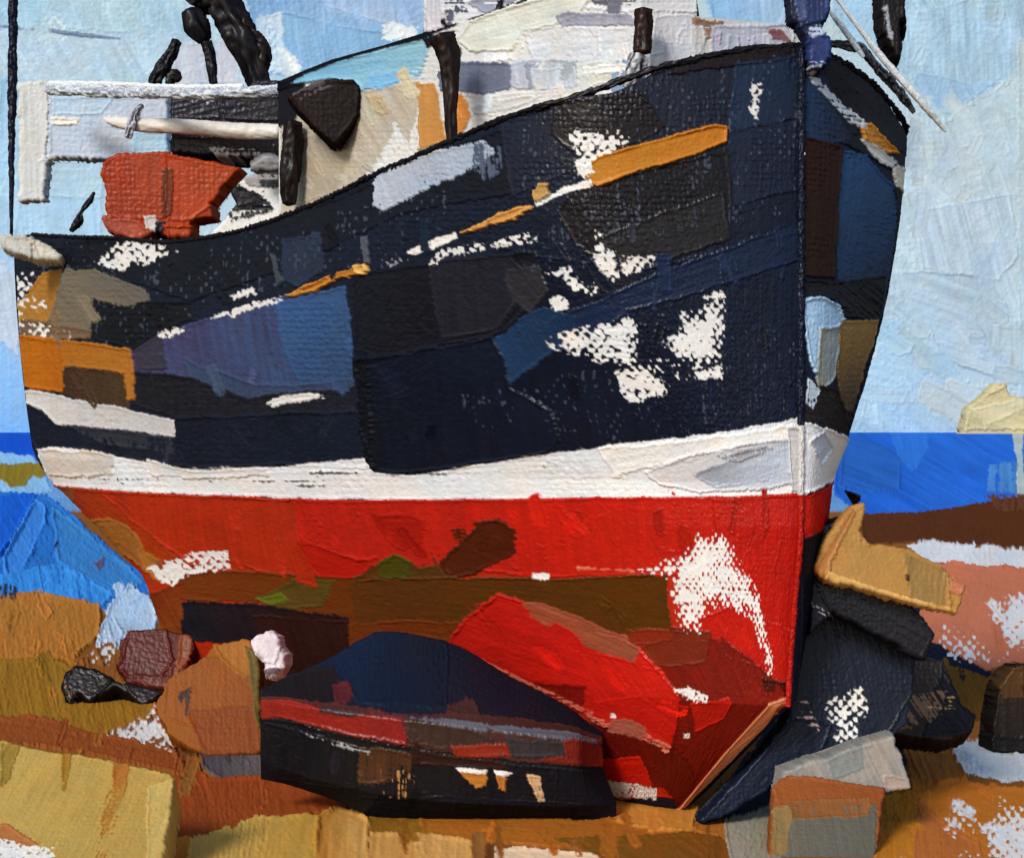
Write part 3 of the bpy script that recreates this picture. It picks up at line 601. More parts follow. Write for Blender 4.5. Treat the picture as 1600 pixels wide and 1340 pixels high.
 ('s','315,938 354,929 364,943 329,949','5b641a',{'part':3,'lift':0.9}),
 ('s','577,895 638,835 656,815 677,813 693,830 692,869 630,901 585,913','4c2110',{'part':3,'ang':40,'r':1.2,'c2':'4a1a0b','lift':0.9}),
 ('s','468,906 505,882 533,869 551,876 561,889 591,884 593,913 537,930 464,935','523312',{'part':3,'ang':20,'lift':0.9}),
 ('s','505,884 535,869 554,880 543,907 504,908','44400f',{'part':3,'d':0.12,'lift':0.9}),
 ('s','458,908 595,905 722,909 890,904 889,1000 740,1002 653,942 573,997 449,987','573011',{'part':3,'ang':8,'a':0.08,'r':1.2,'c2':'4f2c08','lift':0.9}),
 ('s','432,979 525,975 605,980 573,1011 518,1000 399,1071','6a300f',{'part':3,'ang':80,'lift':0.9}),
 ('s','789,998 888,993 887,1015 799,1025','7c2512',{'part':3,'lift':0.9}),
 ('s','194,940 310,947 443,970 411,1055 264,1092 291,1017 193,1006','181a24',{'part':3,'ang':88,'a':0.16,'c2':'2b1513','lift':0.9}),
 ('s','305,965 438,976 410,1055 280,1081','2d1614',{'part':3,'d':0.25,'ang':92,'a':0.2,'lift':0.9}),
 ('s','156,934 220,908 189,1006 142,1016','72260f',{'part':3,'ang':80,'g':90,'c2':'84441c','lift':0.9}),
 ('s','561,1022 603,973 656,932 695,951 829,1027 889,1106 918,1213 757,1156 655,1086','b71a11',{'part':3,'ang':28,'t':2.0,'r':1.6,'a':0.09,'c2':'bb1b12','lift':0.9}),
 ('s','680,946 707,949 749,973 831,1027 814,1059 741,1018 687,972','96472f',{'part':3,'ang':30,'d':0.22,'a':0.14,'c2':'8c4a33','lift':0.9}),
 ('s','639,1077 736,1088 731,1116 723,1138 660,1103','74120c',{'part':3,'d':0.2,'ang':100,'a':0.2,'lift':0.9}),
 ('s','740,1024 867,1068 849,1101 748,1122','bf1c12',{'part':3,'d':0.25,'ang':60,'lift':0.9}),
 ('s','735,1223 831,1222 888,1293 705,1267','bd1b10',{'part':3,'t':1.4,'lift':0.9}),
 ('c','703,1269 745,1263 898,1291 906,1319 758,1298 701,1279','dcdad7',{'part':3,'d':0.2,'fall':0.1,'e':4}),
 ('c','884,1098 909,1092 961,1103 959,1116 905,1113','dcdad7',{'part':3,'d':0.2,'fall':0.15}),
 ('c','771,1137 779,1137 781,1147 771,1147','dcdad7',{'part':3,'d':0.05,'fall':0,'e':2}),
 ('c','928,1177 950,1177 959,1186 936,1187','dcdad7',{'part':3,'d':0.05,'fall':0,'e':2}),
 ('c','703,902 722,900 719,909 703,909','dcdad7',{'part':3,'d':0.1,'fall':0}),
 ('s','758,891 837,896 838,902 761,897','d66a52',{'part':3,'d':0.35,'lift':0.9}),
 ('s','742,1141 908,1203 927,1213 896,1216 742,1153','c86a58',{'part':3,'d':0.4,'e':2,'t':2,'lift':0.9}),
 ('s','565,1016 572,1016 747,1136 742,1146','c8604c',{'part':3,'d':0.4,'e':2,'t':2,'lift':0.9}),
 ('a',70,[41,786,1217,902],{'size':(14,60),'ang':(60,120),'jit':0.1,'seed':22,'skip':1,'t':0.8,'d':0.35}),
 ('a',40,[602,947,1318,1266],{'size':(14,70),'ang':(10,80),'jit':0.16,'seed':23,'skip':1,'t':0.9,'d':0.35}),
 ('c','846,898 913,875 958,840 1013,832 1047,854 1074,890 1132,930 1156,991 1210,1057 1168,1059 1108,977 1020,955 974,965 954,1003 904,998 894,956 896,914','dcdad7',{'part':3,'d':0.3,'fall':0.3}),
 ('c','907,887 972,855 1021,875 1021,928 934,950','dcdad7',{'part':3,'d':0.3,'fall':0.1}),
 ('c','173,886 229,870 252,864 296,860 290,891 231,899 202,915 181,913','dcdad7',{'part':3,'d':0.2,'fall':0.22}),
 ('s','1043,1360 1188,1321 1171,1208 1178,1108 1269,1090 1275,1116 1272,1254 1277,1319 1277,1352','cf855c',{'part':5,'e':1.5,'t':3.0,'r':1.4,'w':0.1,'ang':130,'c2':'c47a52'}),
 ('s','1219,1108 1260,1101 1268,1133 1263,1153','a83a22',{'part':5,'d':0.3}),
]),
('far','far',[],'13182a','glossy_oil_paint',{1:('hull','boat'),2:('waterline_band','boat'),3:('hull_bottom','boat'),4:('rubbing_strake','boat'),7:('rubbing_strake','boat'),8:('rubbing_strake','boat'),5:('keel_shoe','boat'),6:('stem_post','boat')},{'weave':1.0,'gain':1.35},[
 ('s','1235,49 1429,127 1449,279 1235,180','151722',{'e':2,'w':0.9,'ang':45}),
 ('s','1278,91 1333,68 1389,128 1413,160 1428,221 1381,213 1333,178 1283,145','161117',{'ang':40,'w':0.6,'t':0.8,'c2':'1a1a20'}),
 ('s','1243,110 1283,115 1294,154 1325,210 1245,240','1c2c49',{'ang':80,'w':1.0,'t':0.3,'c2':'1b2233'}),
 ('s','1302,229 1345,228 1390,273 1437,311 1431,407 1406,498 1315,472','234268',{'g':75,'ang':95,'w':0.8,'t':0.5,'c2':'18233a'}),
 ('s','1305,437 1400,417 1407,501 1325,489','12131b',{'ang':30,'a':0.2,'d':0.2}),
 ('s','1390,273 1438,269 1452,386 1428,418','0e1422',{'ang':90}),
 ('s','1249,214 1310,221 1308,325 1307,431 1249,432','25130e',{'part':6,'g':90,'t':2.4,'w':1.1,'e':2,'ang':90,'a':0.15,'c2':'1f120f'}),
 ('s','1243,436 1318,436 1315,467 1245,465','151419',{'t':0.6}),
 ('s','1247,468 1280,461 1319,475 1335,502 1291,521 1281,590 1259,562 1249,500','9ab7d4',{'part':6,'t':2.0,'r':1.6,'ang':85,'c2':'86a8cc'}),
 ('s','1282,511 1332,505 1329,591 1287,616 1275,590','8d8f82',{'part':6,'t':1.8,'r':1.2,'ang':85,'c2':'7a8894'}),
 ('s','1324,497 1402,491 1402,535 1393,566 1393,644 1357,639 1330,579','8c6f40',{'g':90,'t':1.4,'w':0.6,'ang':60,'a':0.16,'c2':'46392f'}),
 ('s','1243,600 1336,605 1419,680 1327,690 1245,672','211a1c',{'ang':85,'d':0.1}),
 ('s','1259,590 1290,610 1274,640 1254,630','a9b6c4',{'d':0.4}),
 ('s','1331,181 1352,177 1389,218 1374,223 1343,210','b5752a',{'part':4,'t':3,'r':1.4}),
 ('s','1256,111 1273,122 1337,175 1342,187 1319,181 1261,128','b9c0c8',{'d':0.42,'e':3}),
 ('s','1333,204 1357,213 1392,232 1389,249 1353,226','c9c9c6',{'d':0.3,'e':3}),
 ('s','1384,237 1447,247 1450,290 1395,272','cdc6b4',{'d':0.2}),
 ('s','1401,313 1452,311 1435,701 1382,701 1422,555','11131c',{'d':0.2,'ang':100}),
 ('s','1235,655 1422,685 1437,747 1235,775','cfccc8',{'part':2,'t':1.5,'r':1.4,'w':0.2,'ang':70,'a':0.1,'c2':'b9b2aa','lift':1.14}),
 ('s','1262,690 1311,672 1356,701 1314,731','a9adb4',{'part':2,'d':0.25,'r':1.8,'lift':1.14}),
 ('s','1235,776 1363,764 1447,747 1459,803 1461,839 1293,843 1453,1320 1443,1323','c21a0f',{'part':3,'t':0.9,'ang':20,'c2':'a8170f','lift':0.9}),
 ('s','1237,842 1271,839 1460,819 1479,1309 1443,1323','12131c',{'part':3,'ang':80,'lift':0.9}),
]),
('house','wall',[[(436,17.3),(700,14.7),(1000,13.55),(1086,13.65),(1250,14.1)],[(436,128),(470,114),(520,94),(600,72),(661,53),(663,-30),(1086,-30),(1090,26),(1160,33),(1250,42)],[(436,400),(700,300),(1000,200),(1250,130)]],'d4d3d1','oil_paint',{1:('deckhouse','boat'),2:('roof_edge','deckhouse'),3:('awning','deckhouse'),4:('window','deckhouse'),6:('window','deckhouse'),5:('door','deckhouse')},{'weave':1.0,'capd':0.8,'gain':0.88},[
 ('s','664,-40 850,-40 850,10 700,50 664,50','d2d2d6',{'w':0.8,'d':0.1}),
 ('s','690,-10 720,-10 735,20 700,30','4a4d5c',{'d':0.42}),
 ('s','730,5 780,-10 830,-10 760,22','8d93a4',{'d':0.42}),
 ('s','880,-30 1090,-30 1090,20 960,20 890,10','d6d5d8',{'w':0.6}),
 ('s','920,-10 1000,-10 990,10 930,8','55555e',{'d':0.5,'e':4}),
 ('s','820,48 870,42 990,44 990,110 900,110 830,95','d0d2d6',{'w':0.7,'ang':170}),
 ('s','780,100 830,92 905,95 902,140 830,140 795,138','b3b9c4',{'ang':92,'a':0.15,'d':0.12}),
 ('s','820,100 845,98 842,140 825,140','8d93a0',{'d':0.3}),
 ('s','880,100 902,96 902,132 884,138','9aa2ae',{'d':0.3}),
 ('s','900,98 1000,92 985,140 950,150 905,142','cfd0c6',{'t':1.2}),
 ('s','700,150 800,145 905,138 1000,112 1000,140 800,190 715,225','d8d6d2',{'w':1.0,'t':0.3}),
 ('s','735,168 800,152 850,150 800,172 740,182','c9c6c2',{'d':0.2}),
 ('s','1020,25 1090,20 1090,90 1030,110 1020,60','cfcfd4',{'ang':80}),
 ('s','1080,28 1130,35 1118,58 1085,60','9b7a63',{'d':0.4,'e':4}),
 ('s','1110,40 1240,38 1240,75 1110,85','bdbccd',{'ang':85,'d':0.1,'c2':'c9c8d2'}),
 ('s','1195,42 1225,48 1235,66 1200,62','8d5c62',{'d':0.3}),
 ('s','960,100 985,90 975,140 955,145','7d93b4',{'d':0.3}),
 ('s','440,190 480,150 560,140 655,128 656,235 600,275 520,312 440,340','b9ad9a',{'ang':60,'w':0.7,'t':0.8,'c2':'bcb2a2'}),
 ('s','470,220 500,200 545,240 530,300 475,318','a99e8c',{'ang':60,'d':0.12}),
 ('s','575,150 600,150 612,176 600,182 580,172','b8a685',{'d':0.4}),
 ('c','500,318 560,290 610,215 615,175 640,225 658,150 660,240 600,280 530,320','dcdad7',{'d':0.2,'fall':0.1}),
 ('s','652,130 680,128 690,150 698,222 655,236','c38b4d',{'part':5,'ang':88,'t':1.4,'w':0.4,'c2':'bc8445'}),
 ('s','712,166 728,158 734,180 727,208 712,218','b97734',{'part':5,'t':1.6,'r':1.6}),
 ('s','450,132 482,110 525,95 600,76 672,58 670,88 656,118 600,134 568,142 560,130 520,122 470,132','6fa8ca',{'part':3,'ang':170,'t':1.6,'r':1.3,'c2':'8fbccd'}),
 ('s','575,118 640,108 660,116 600,140 570,142','7fb4d6',{'part':3,'d':0.3,'e':3}),
 ('s','630,112 660,104 668,124 640,130','c4ccd2',{'d':0.5}),
 ('s','396,140 430,124 520,92 600,68 664,50 760,22 832,-6 846,-4 780,22 700,46 664,62 600,78 520,100 480,116 455,134','0f0f15',{'part':2,'e':1.6,'t':1.8}),
 ('s','430,140 452,132 480,128 475,160 462,190 440,200 428,190','18161c',{'ang':20,'a':0.2,'t':1.2}),
 ('s','430,128 455,126 462,136 434,142','0f0f15',{'t':1.5}),
 ('s','668,-20 690,-20 696,42 668,48','c6c6d0',{'ang':90,'a':0.16,'d':0.2}),
 ('s','760,60 800,56 798,96 762,98','e2e1de',{'t':1.4,'r':1.4}),
 ('s','830,108 900,104 905,138 835,142','c0c6d0',{'ang':90,'a':0.2,'d':0.2,'t':1.2}),
 ('s','910,104 985,98 980,112 912,120','e0dfda',{'t':1.5,'r':1.4}),
 ('s','1012,84 1040,78 1046,112 1015,118','d6d7db',{'ang':90,'a':0.15,'t':1.3,'r':1.3}),
 ('s','700,52 716,58 722,88 708,96 690,86','241a1e',{'d':0.3,'ang':80}),
 ('s','662,60 700,50 704,66 670,76','1a1418',{'d':0.25}),
 ('a',46,[690,-10,1240,170],{'size':(14,50),'ang':(84,98),'jit':0.12,'seed':33,'t':1.2,'d':0.4,'asp':0.5}),
 ('a',40,[690,-10,1080,170],{'size':(12,46),'ang':(60,120),'jit':0.05,'seed':31,'t':0.9,'d':0.3}),
 ('a',24,[470,130,655,300],{'size':(12,46),'ang':(30,90),'jit':0.07,'seed':32,'t':0.9,'d':0.3}),
 ('s','714,62 735,34 790,14 880,-12 930,-10 905,26 870,40 820,52 800,80 735,82','cccdc1',{'t':1.4,'r':1.5,'ang':165,'c2':'d2d3cb'}),
 ('s','868,26 885,20 990,22 994,40 880,42','8f90a0',{'part':4,'ang':90,'t':1.2,'c2':'9c9ca8'}),
 ('s','684,116 700,97 740,96 800,100 802,140 760,148 690,142','5c6477',{'part':6,'ang':92,'t':1.3,'r':1.1,'c2':'6a7084'}),
]),
('drum','slab',[[-1.7143,16.0,5.5257],[1.0,0.0,0.0],[0.0,0.0,-1.0],0.005714,[[-56,-76],[-30,-94],[0,-104],[30,-108],[52,-105],[63,-94],[66,-70],[60,-48],[48,-28],[36,-12],[24,1],[11,-5],[-6,-22],[-25,-42],[-44,-60]],0.4,5,1.5,0],'190e0b','sand_paint',{1:('net_drum','boat')},{},[
 ('s','-50,-78 0,-103 62,-100 60,-48 25,-2 -20,-38','1b100d',{'ang':60,'t':0.8,'w':0.3,'c2':'130b0a'}),
 ('s','-48,-82 0,-100 20,-93 -30,-68','4b4448',{'d':0.5,'ang':160}),
]),
('winch','slab',[[-3.9107,21.9,6.3163],[1.0,0.0,0.0],[0.0,0.0,-1.0],0.007821,[[-36,-96],[0,-100],[80,-106],[100,-122],[142,-124],[148,-86],[146,-2],[60,0],[-34,-6]],0.9,4,1.5,0],'1b1a22','glossy_oil_paint',{1:('winch','boat')},{},[
 ('s','-36,-96 40,-96 45,-60 -32,-58','201f27',{'ang':165,'a':0.2,'t':1.2}),
 ('s','45,-96 146,-98 146,-56 50,-58','17151c',{'ang':170}),
 ('s','0,-96 40,-94 0,-66','a5a6ac',{'d':0.56,'ang':150}),
 ('s','-36,-34 146,-30 146,-2 -32,-6','1d1c24',{'ang':8,'d':0.1}),
 ('s','30,-14 100,-12 140,-2 40,0','b9b8bc',{'d':0.5}),
 ('s','80,-118 142,-118 142,-96 84,-94','2a2a34',{}),
]),
('panel','slab',[[-2.8,19.6,5.17],[1.0,0.0,0.0],[0.0,0.0,-1.0],0.007,[[-100,28],[-70,2],[-55,-16],[-32,-40],[-42,-62],[-28,-76],[40,-108],[70,-98],[78,-42],[120,-54],[128,-38],[40,-10]],0.4,3,1.5,0],'cfccc8','oil_paint',{1:('bulwark_panel','boat')},{},[
 ('c','-100,28 -55,-15 40,-60 120,-50 40,-10','dcd9d5',{'d':0.2,'fall':0}),
 ('s','-75,-62 -40,-72 0,-60 20,-42 -50,-25','18171d',{'d':0.3,'e':4}),
 ('s','-55,-40 0,-44 25,-34 -40,-10','1b1a20',{'d':0.42,'e':4}),
 ('s','-30,-90 40,-104 40,-70 -10,-68','8d8a88',{'d':0.36}),
 ('s','-5,-98 40,-110 46,-70 10,-60','2a2a30',{'d':0.4}),
]),
('shelter','slab',[[-6.3429,24.0,5.5543],[1.0,0.0,0.0],[0.0,0.0,-1.0],0.008571,[[-32,-242],[-15,-244],[16,-247],[22,-224],[202,-222],[202,-126],[100,-122],[14,-126],[8,-60],[-30,-58]],0.25,2.5,1.5,0],'b9c5d3','oil_paint',{1:('shelter','boat'),2:('corner_post','boat')},{'gain':0.92},[
 ('s','18,-224 202,-222 202,-124 16,-126','b4c1d2',{'ang':8,'a':0.06,'t':1.0,'r':0.8,'c2':'bac3d0'}),
 ('s','20,-222 120,-220 100,-192 22,-190','aec3d6',{'d':0.2}),
 ('s','-34,-244 18,-248 14,-126 8,-58 -32,-56','c6cac8',{'part':2,'ang':88,'t':1.6,'r':1.2,'c2':'c3c4c2'}),
 ('s','140,-167 202,-167 202,-132 150,-130','a6c6da',{'d':0.1}),
 ('s','16,-190 65,-188 62,-176 22,-176','ded9cf',{'t':1.6,'r':1.6}),
 ('s','105,-186 140,-188 140,-172 120,-174','dcd8d0',{'t':1.5,'r':1.5}),
 ('s','6,-128 100,-122 100,-114 4,-120','d0d4d6',{'t':1.4}),
]),
('cleat','slab',[[-6.0,22.4,5.112],[1.0,0.0,0.0],[0.0,-0.1736,-0.9848],0.008,[[-50,-39],[-22,-43],[-2,-35],[5,-31],[29,-21],[52,-2],[10,0],[-22,-10],[-47,-17]],0.3,4,1.5,0],'aeaca4','oil_paint',{1:('stern_cleat','boat')},{},[
 ('s','-50,-41 0,-35 0,-4 -47,-14','b0aea6',{'ang':80,'t':1.4,'r':1.6,'c2':'a5a49c'}),
 ('s','-1,-31 29,-21 54,0 6,0','b4b0a4',{'ang':75,'t':1.2,'r':1.4}),
]),
('sampson','slab',[[2.1579,12.72,5.5349],[1.0,0.0,0.0],[0.0,0.0,-1.0],0.004543,[[-47,-142],[25,-142],[23,-92],[13,-70],[25,-52],[21,-16],[9,0],[-9,-4],[-13,-42],[-29,-72],[-41,-80]],0.16,6,1.5,0],'191d36','glossy_oil_paint',{1:('samson_post','boat')},{},[
 ('s','-47,-142 25,-142 21,-82 -25,-68 -41,-82','181b30',{'ang':90,'a':0.2,'w':0.8,'c2':'22305c'}),
 ('s','-13,-62 25,-57 21,-14 -7,-2','22305e',{'ang':60,'r':1.5,'t':1.3,'c2':'26356a'}),
 ('s','-13,-72 21,-78 23,-62 -9,-54','a3b1cc',{'d':0.5}),
 ('s','-15,-16 15,-14 9,0 -13,-2','b5bcc6',{'d':0.5}),
 ('s','-35,-112 -15,-122 -13,-82 -29,-76','3c466c',{'d':0.4}),
]),
('redbox','slab',[[-4.1839,21.3,5.2517],[1.0,0.0,0.0],[0.0,0.0,-1.0],0.007607,[[-92,-112],[-85,-128],[-68,-136],[-5,-138],[70,-126],[128,-112],[102,-84],[80,-56],[84,-34],[50,-28],[50,-2],[12,-2],[-10,-8],[-45,0],[-82,-12],[-96,-34],[-86,-40]],0.5,4,1.5,0],'9c3413','oil_paint',{1:('deck_tank',None)},{'gain':0.85},[
 ('s','-92,-114 -70,-136 10,-138 12,-29 -90,-32','97300f',{'ang':90,'t':0.8,'w':0.7,'c2':'9d3715'}),
 ('s','5,-134 128,-112 80,-54 50,-28 12,-29','a23712',{'ang':90,'t':0.9,'w':0.7,'c2':'ab4016'}),
 ('s','2,-112 22,-110 18,-34 4,-32','6a2a10',{'d':0.2,'ang':90}),
 ('s','-96,-38 -35,-30 -12,-8 -45,1 -82,-12','a84c36',{'t':1.6,'r':1.8,'ang':70,'a':0.15}),
 ('s','-25,-36 -5,-38 -6,-12 -20,-18','c9c3c4',{'d':0.3}),
 ('s','-6,-28 12,-30 2,-2 -10,-6','17141a',{}),
 ('s','6,-22 50,-22 48,-2 12,-2','a8401c',{'t':1.6,'r':1.8}),
]),
('fender','slab',[[2.9885,13.9,5.6609],[1.0,0.0,0.0],[0.0,0.0,-1.0],0.004964,[[-31,-164],[14,-164],[19,-114],[17,-76],[10,-98],[9,-50],[2,-6],[-4,-4],[-3,-38],[-16,-64],[-28,-94]],0.22,9,1.5,0],'140e0f','glossy_oil_paint',{1:('fender',None)},{},[
 ('s','-31,-164 14,-164 10,-44 -4,-6 -22,-74','150f10',{'ang':80,'w':0.3,'c2':'0f0b0d'}),
 ('s','-22,-119 -16,-126 -10,-94 -6,-64 -12,-74','8d9199',{'d':0.4,'e':2}),
]),
('headland','slab',[[314.2857,1100.0,2.2143],[1.0,0.0,0.0],[0.0,-0.0698,-0.9976],0.392857,[[-100,18],[-94,-12],[-85,-38],[-65,-54],[-41,-76],[-25,-72],[-19,-54],[1,-50],[41,-66],[162,-82],[303,-113],[503,-82],[599,18]],14,5,1.6,0],'c9bc93','sky_paint',{1:('headland',None)},{},[
 ('s','-92,0 -87,-38 -24,-74 102,-72 100,0','c8bb92',{'ang':20,'t':1.0,'r':1.4,'c2':'cfc49c'}),
 ('s','-79,-32 1,-54 1,-32 -60,-4','d3c9a4',{'d':0.2}),
]),
('rocka','slab',[[-4.04,20.2,-0.0156],[1.0,0.0,0.0],[0.0,-0.4226,-0.9063],0.007214,[[-63,-50],[-63,-92],[-45,-111],[13,-113],[52,-101],[60,-79],[45,-39],[36,-6],[-1,-12],[-46,-23]],0.3,4,1.5,0],'56190f','oil_paint',{1:('rock',None)},{'gain':0.68},[
 ('s','-60,-48 -50,-109 13,-111 25,-60 8,-27 -43,-31','541910',{'ang':15,'a':0.09,'c2':'5c1d10'}),
 ('s','-47,-31 19,-34 30,-60 55,-71 36,-4 -1,-10','6a2818',{'ang':10}),
 ('s','32,-103 56,-101 51,-60 33,-39','8a4a2a',{'d':0.3}),
]),
('tarp','slab',[[-4.4343,19.4,-0.0624],[1.0,0.0,0.0],[0.0,-0.5,-0.866],0.006929,[[-73,-47],[-71,-71],[-52,-82],[-19,-77],[14,-56],[45,-49],[98,-38],[88,-21],[61,-8],[37,-23],[16,-38],[-3,-26],[-20,-15],[-32,-17],[-41,-26],[-44,0],[-65,-21]],0.3,8,1.5,0],'120b0b','glossy_oil_paint',{1:('tarpaulin',None)},{},[
 ('s','-73,-45 -52,-79 14,-56 -22,-15 -46,-4','130c0c',{'ang':60,'w':0.3,'c2':'0e0a0b'}),
 ('s','-63,-53 -43,-23 -46,-13 -58,-34','a9835c',{'d':0.5,'ang':65,'e':2}),
 ('s','25,-49 98,-38 61,-8','1c1618',{'ang':20}),
]),
('rockb','slab',[[-2.7529,16.4,0.0011],[1.0,0.0,0.0],[0.0,-0.5,-0.866],0.005857,[[-80,-128],[-54,-152],[-25,-170],[-11,-191],[47,-201],[67,-152],[73,-66],[81,-15],[74,-4],[-10,-2],[-71,-34],[-99,-87]],0.25,4,1.5,0],'97571f','sand_paint',{1:('rock',None)},{'gain':0.74},[
 ('s','-80,-128 -24,-168 58,-163 71,-66 -3,-34 -86,-66','96551f',{'ang':85,'a':0.12,'c2':'8f4e1d'}),
 ('s','-14,-190 49,-201 66,-141 40,-130 2,-163','a66a2a',{'ang':85,'r':1.6}),
 ('s','-47,-76 64,-87 80,-6 -10,-2','8a451a',{'ang':80,'d':0.2}),
 ('s','-60,-103 -41,-119 -40,-68 -52,-66','4a3a34',{'d':0.45,'ang':90}),
 ('s','40,-186 62,-174 80,-23 63,-66','6d5a2c',{'d':0.25}),
]),
('buoy','slab',[[-2.1486,16.0,0.76],[1.0,0.0,0.0],[0.0,-0.1736,-0.9848],0.005714,[[-36,-60],[-30,-72],[-2,-78],[12,-70],[16,-54],[27,-42],[27,-26],[18,-10],[0,0],[-14,-4],[-17,-28],[-33,-42]],0.25,10,1.5,0],'ddd0d2','oil_paint',{1:('buoy',None)},{'gain':0.9},[
 ('s','-36,-60 -2,-78 17,-56 6,-22 -17,-28','ded2d4',{'ang':60,'t':1.2,'r':1.6,'c2':'d8c9cd'}),
 ('s','-14,-18 23,-26 16,-8 0,0','e2d6d6',{'r':2,'t':1.5}),
 ('s','-16,-16 16,-20 6,-12 -12,-8','6d5860',{'d':0.42}),
]),
('sandslab','slab',[[-2.9,11.6,-0.0243],[1.0,0.0,0.0],[0.0,-0.8192,-0.5736],0.004143,[[-270,-350],[-181,-347],[-110,-323],[26,-295],[127,-263],[139,-242],[141,-174],[144,-91],[150,25],[-174,25]],0.3,6,1.5,0],'b8984e','sand_paint',{1:('sandstone_slab',None)},{'gain':0.8},[
 ('s','-270,-350 -110,-326 132,-257 141,-132 150,25 -174,25','b99b52',{'ang':102,'a':0.11,'t':1.0,'c2':'b08f48'}),
 ('s','-66,-310 -50,-307 -40,-216 -52,-222','9a7228',{'d':0.3,'ang':102}),
 ('s','23,-289 54,-286 54,-236 37,-216','a2682a',{'d':0.28,'ang':100,'e':3}),
 ('s','25,-216 57,-245 48,-65 40,0','a5732e',{'d':0.5,'ang':102}),
 ('s','-218,-146 -124,-148 -63,-105 -80,-91 -210,-118','a5693a',{'d':0.2}),
 ('c','-210,-118 -106,-116 -93,-102 -36,-97 -11,25 -174,25','dcdcda',{'d':0.2,'fall':0.2}),
 ('s','-178,-335 -143,-326 -142,-245 -154,-231','8d7432',{'d':0.35,'ang':102}),
 ('s','92,-231 133,-252 150,0 128,0','bfa25c',{'d':0.2,'ang':100}),
]),
('rockc','slab',[[2.3482,13.15,0.2761],[1.0,0.0,0.0],[0.0,-0.0698,-0.9976],0.004696,[[-85,59],[-86,-2],[-78,-46],[-9,-69],[46,-89],[100,-103],[105,-83],[119,-49],[126,-16],[84,-10],[69,59]],0.3,6,1.5,0],'8d8b87','oil_paint',{1:('rock',None)},{'gain':0.85},[
 ('s','-84,-4 -69,-47 1,-71 100,-101 126,-18','8c8a86',{'ang':65,'a':0.14,'t':1.1,'c2':'979189'}),
 ('s','-9,-65 46,-85 51,-49 0,-30','7d807c',{'d':0.3,'ang':65}),
 ('s','81,-40 121,-35 124,-18 84,-20','a5978d',{'d':0.2}),
]),
('rockd','slab',[[2.1525,12.3,-0.2068],[1.0,0.0,0.0],[0.0,-0.788,-0.6157],0.004393,[[-57,-217],[-44,-242],[-19,-248],[74,-231],[130,-220],[111,-152],[72,24],[-89,24],[-76,-126]],0.2,4,1.5,0],'8f5228','sand_paint',{1:('rock',None)},{'gain':0.8},[
 ('s','-57,-220 -30,-245 128,-220 113,-166 34,-168 -55,-179','955328',{'ang':88,'t':1.2,'r':1.4,'c2':'8a4a24'}),
 ('s','-58,-176 107,-184 72,24 -89,24','6b665a',{'ang':90,'a':0.14,'c2':'5b594f'}),
 ('s','-62,-176 -27,-182 -49,-87 -75,-75','8b7044',{'d':0.3,'ang':92}),
 ('s','-37,-193 101,-198 95,-158 -35,-152','85562f',{'d':0.42,'ang':90}),
]),
('shadowslab','slab',[[1.6875,13.5,0.0204],[1.0,0.0,0.0],[0.0,-0.1392,-0.9903],0.004821,[[88,-276],[107,-326],[149,-357],[260,-326],[299,-286],[287,-226],[275,-156],[252,-134],[153,-102],[92,-81],[41,-47],[-18,-10],[-58,0],[-60,-8],[11,-77],[84,-166]],0.35,4,1.5,0],'151b2b','oil_paint',{1:('rock',None)},{},[  # solid dark block standing in for the boat's shadow by the keel
 ('s','88,-286 149,-352 279,-306 286,-206 234,-126 92,-81 90,-176','151c2d',{'ang':80,'a':0.1,'w':0.4,'c2':'141a26'}),
 ('s','-60,-2 94,-166 154,-156 132,-96 41,-47 -20,-8','11192a',{'ang':140,'w':0.2}),
 ('c','143,-186 175,-201 198,-214 206,-206 210,-176 196,-146 191,-126 151,-128 164,-151 146,-161','dcdad7',{'d':0.4,'fall':0.12}),
 ('s','74,-186 114,-191 133,-146 94,-166','c9b0ae',{'d':0.64,'e':3}),
]),
('rockf','slab',[[2.8393,13.25,1.2491],[1.0,0.0,0.0],[0.0,-0.0523,-0.9986],0.004732,[[-46,-240],[-68,-234],[-126,-222],[-136,-180],[-138,-40],[-99,-80],[-20,-40],[50,-4],[63,-50],[31,-90],[1,-110],[-49,-140],[-53,-200],[-45,-270],[-67,-275]],0.3,7,1.5,0],'15151e','glossy_oil_paint',{1:('rock',None)},{},[
 ('s','-137,-145 -69,-130 21,-95 63,-48 40,-8 -99,-80','15161d',{'ang':28,'t':1.2,'a':0.14,'c2':'1a1a20'}),
 ('s','-135,-100 -99,-80 0,-20 40,-4 20,0 -109,-74','b5b6ba',{'d':0.56,'ang':30,'e':2}),
 ('s','-133,-225 -47,-265 -58,-240 -109,-160 -135,-140','181722',{'ang':60}),
]),
('rockg','slab',[[3.4821,15.0,0.375],[1.0,0.0,0.0],[0.0,-0.4226,-0.9063],0.005357,[[-69,-62],[-44,-114],[-25,-135],[4,-146],[40,-135],[50,-99],[63,-62],[83,-43],[72,-16],[30,-2],[-29,-8],[-65,-12]],0.35,4,1.5,0],'2a2422','oil_paint',{1:('rock',None)},{},[
 ('s','-69,-62 -25,-135 40,-135 27,-72 -7,-31 -65,-14','352d2a',{'ang':110,'a':0.22,'w':0.6,'c2':'2a2524'}),
 ('s','33,-125 81,-45 70,-16 -10,-4','17171d',{'ang':60}),
 ('s','-64,-72 38,-83 13,-31 -48,-20','7a634e',{'d':0.52,'ang':60,'a':0.2}),
 ('s','-4,-67 48,-72 45,-51 10,-46','b79a6a',{'d':0.56,'e':3}),
]),
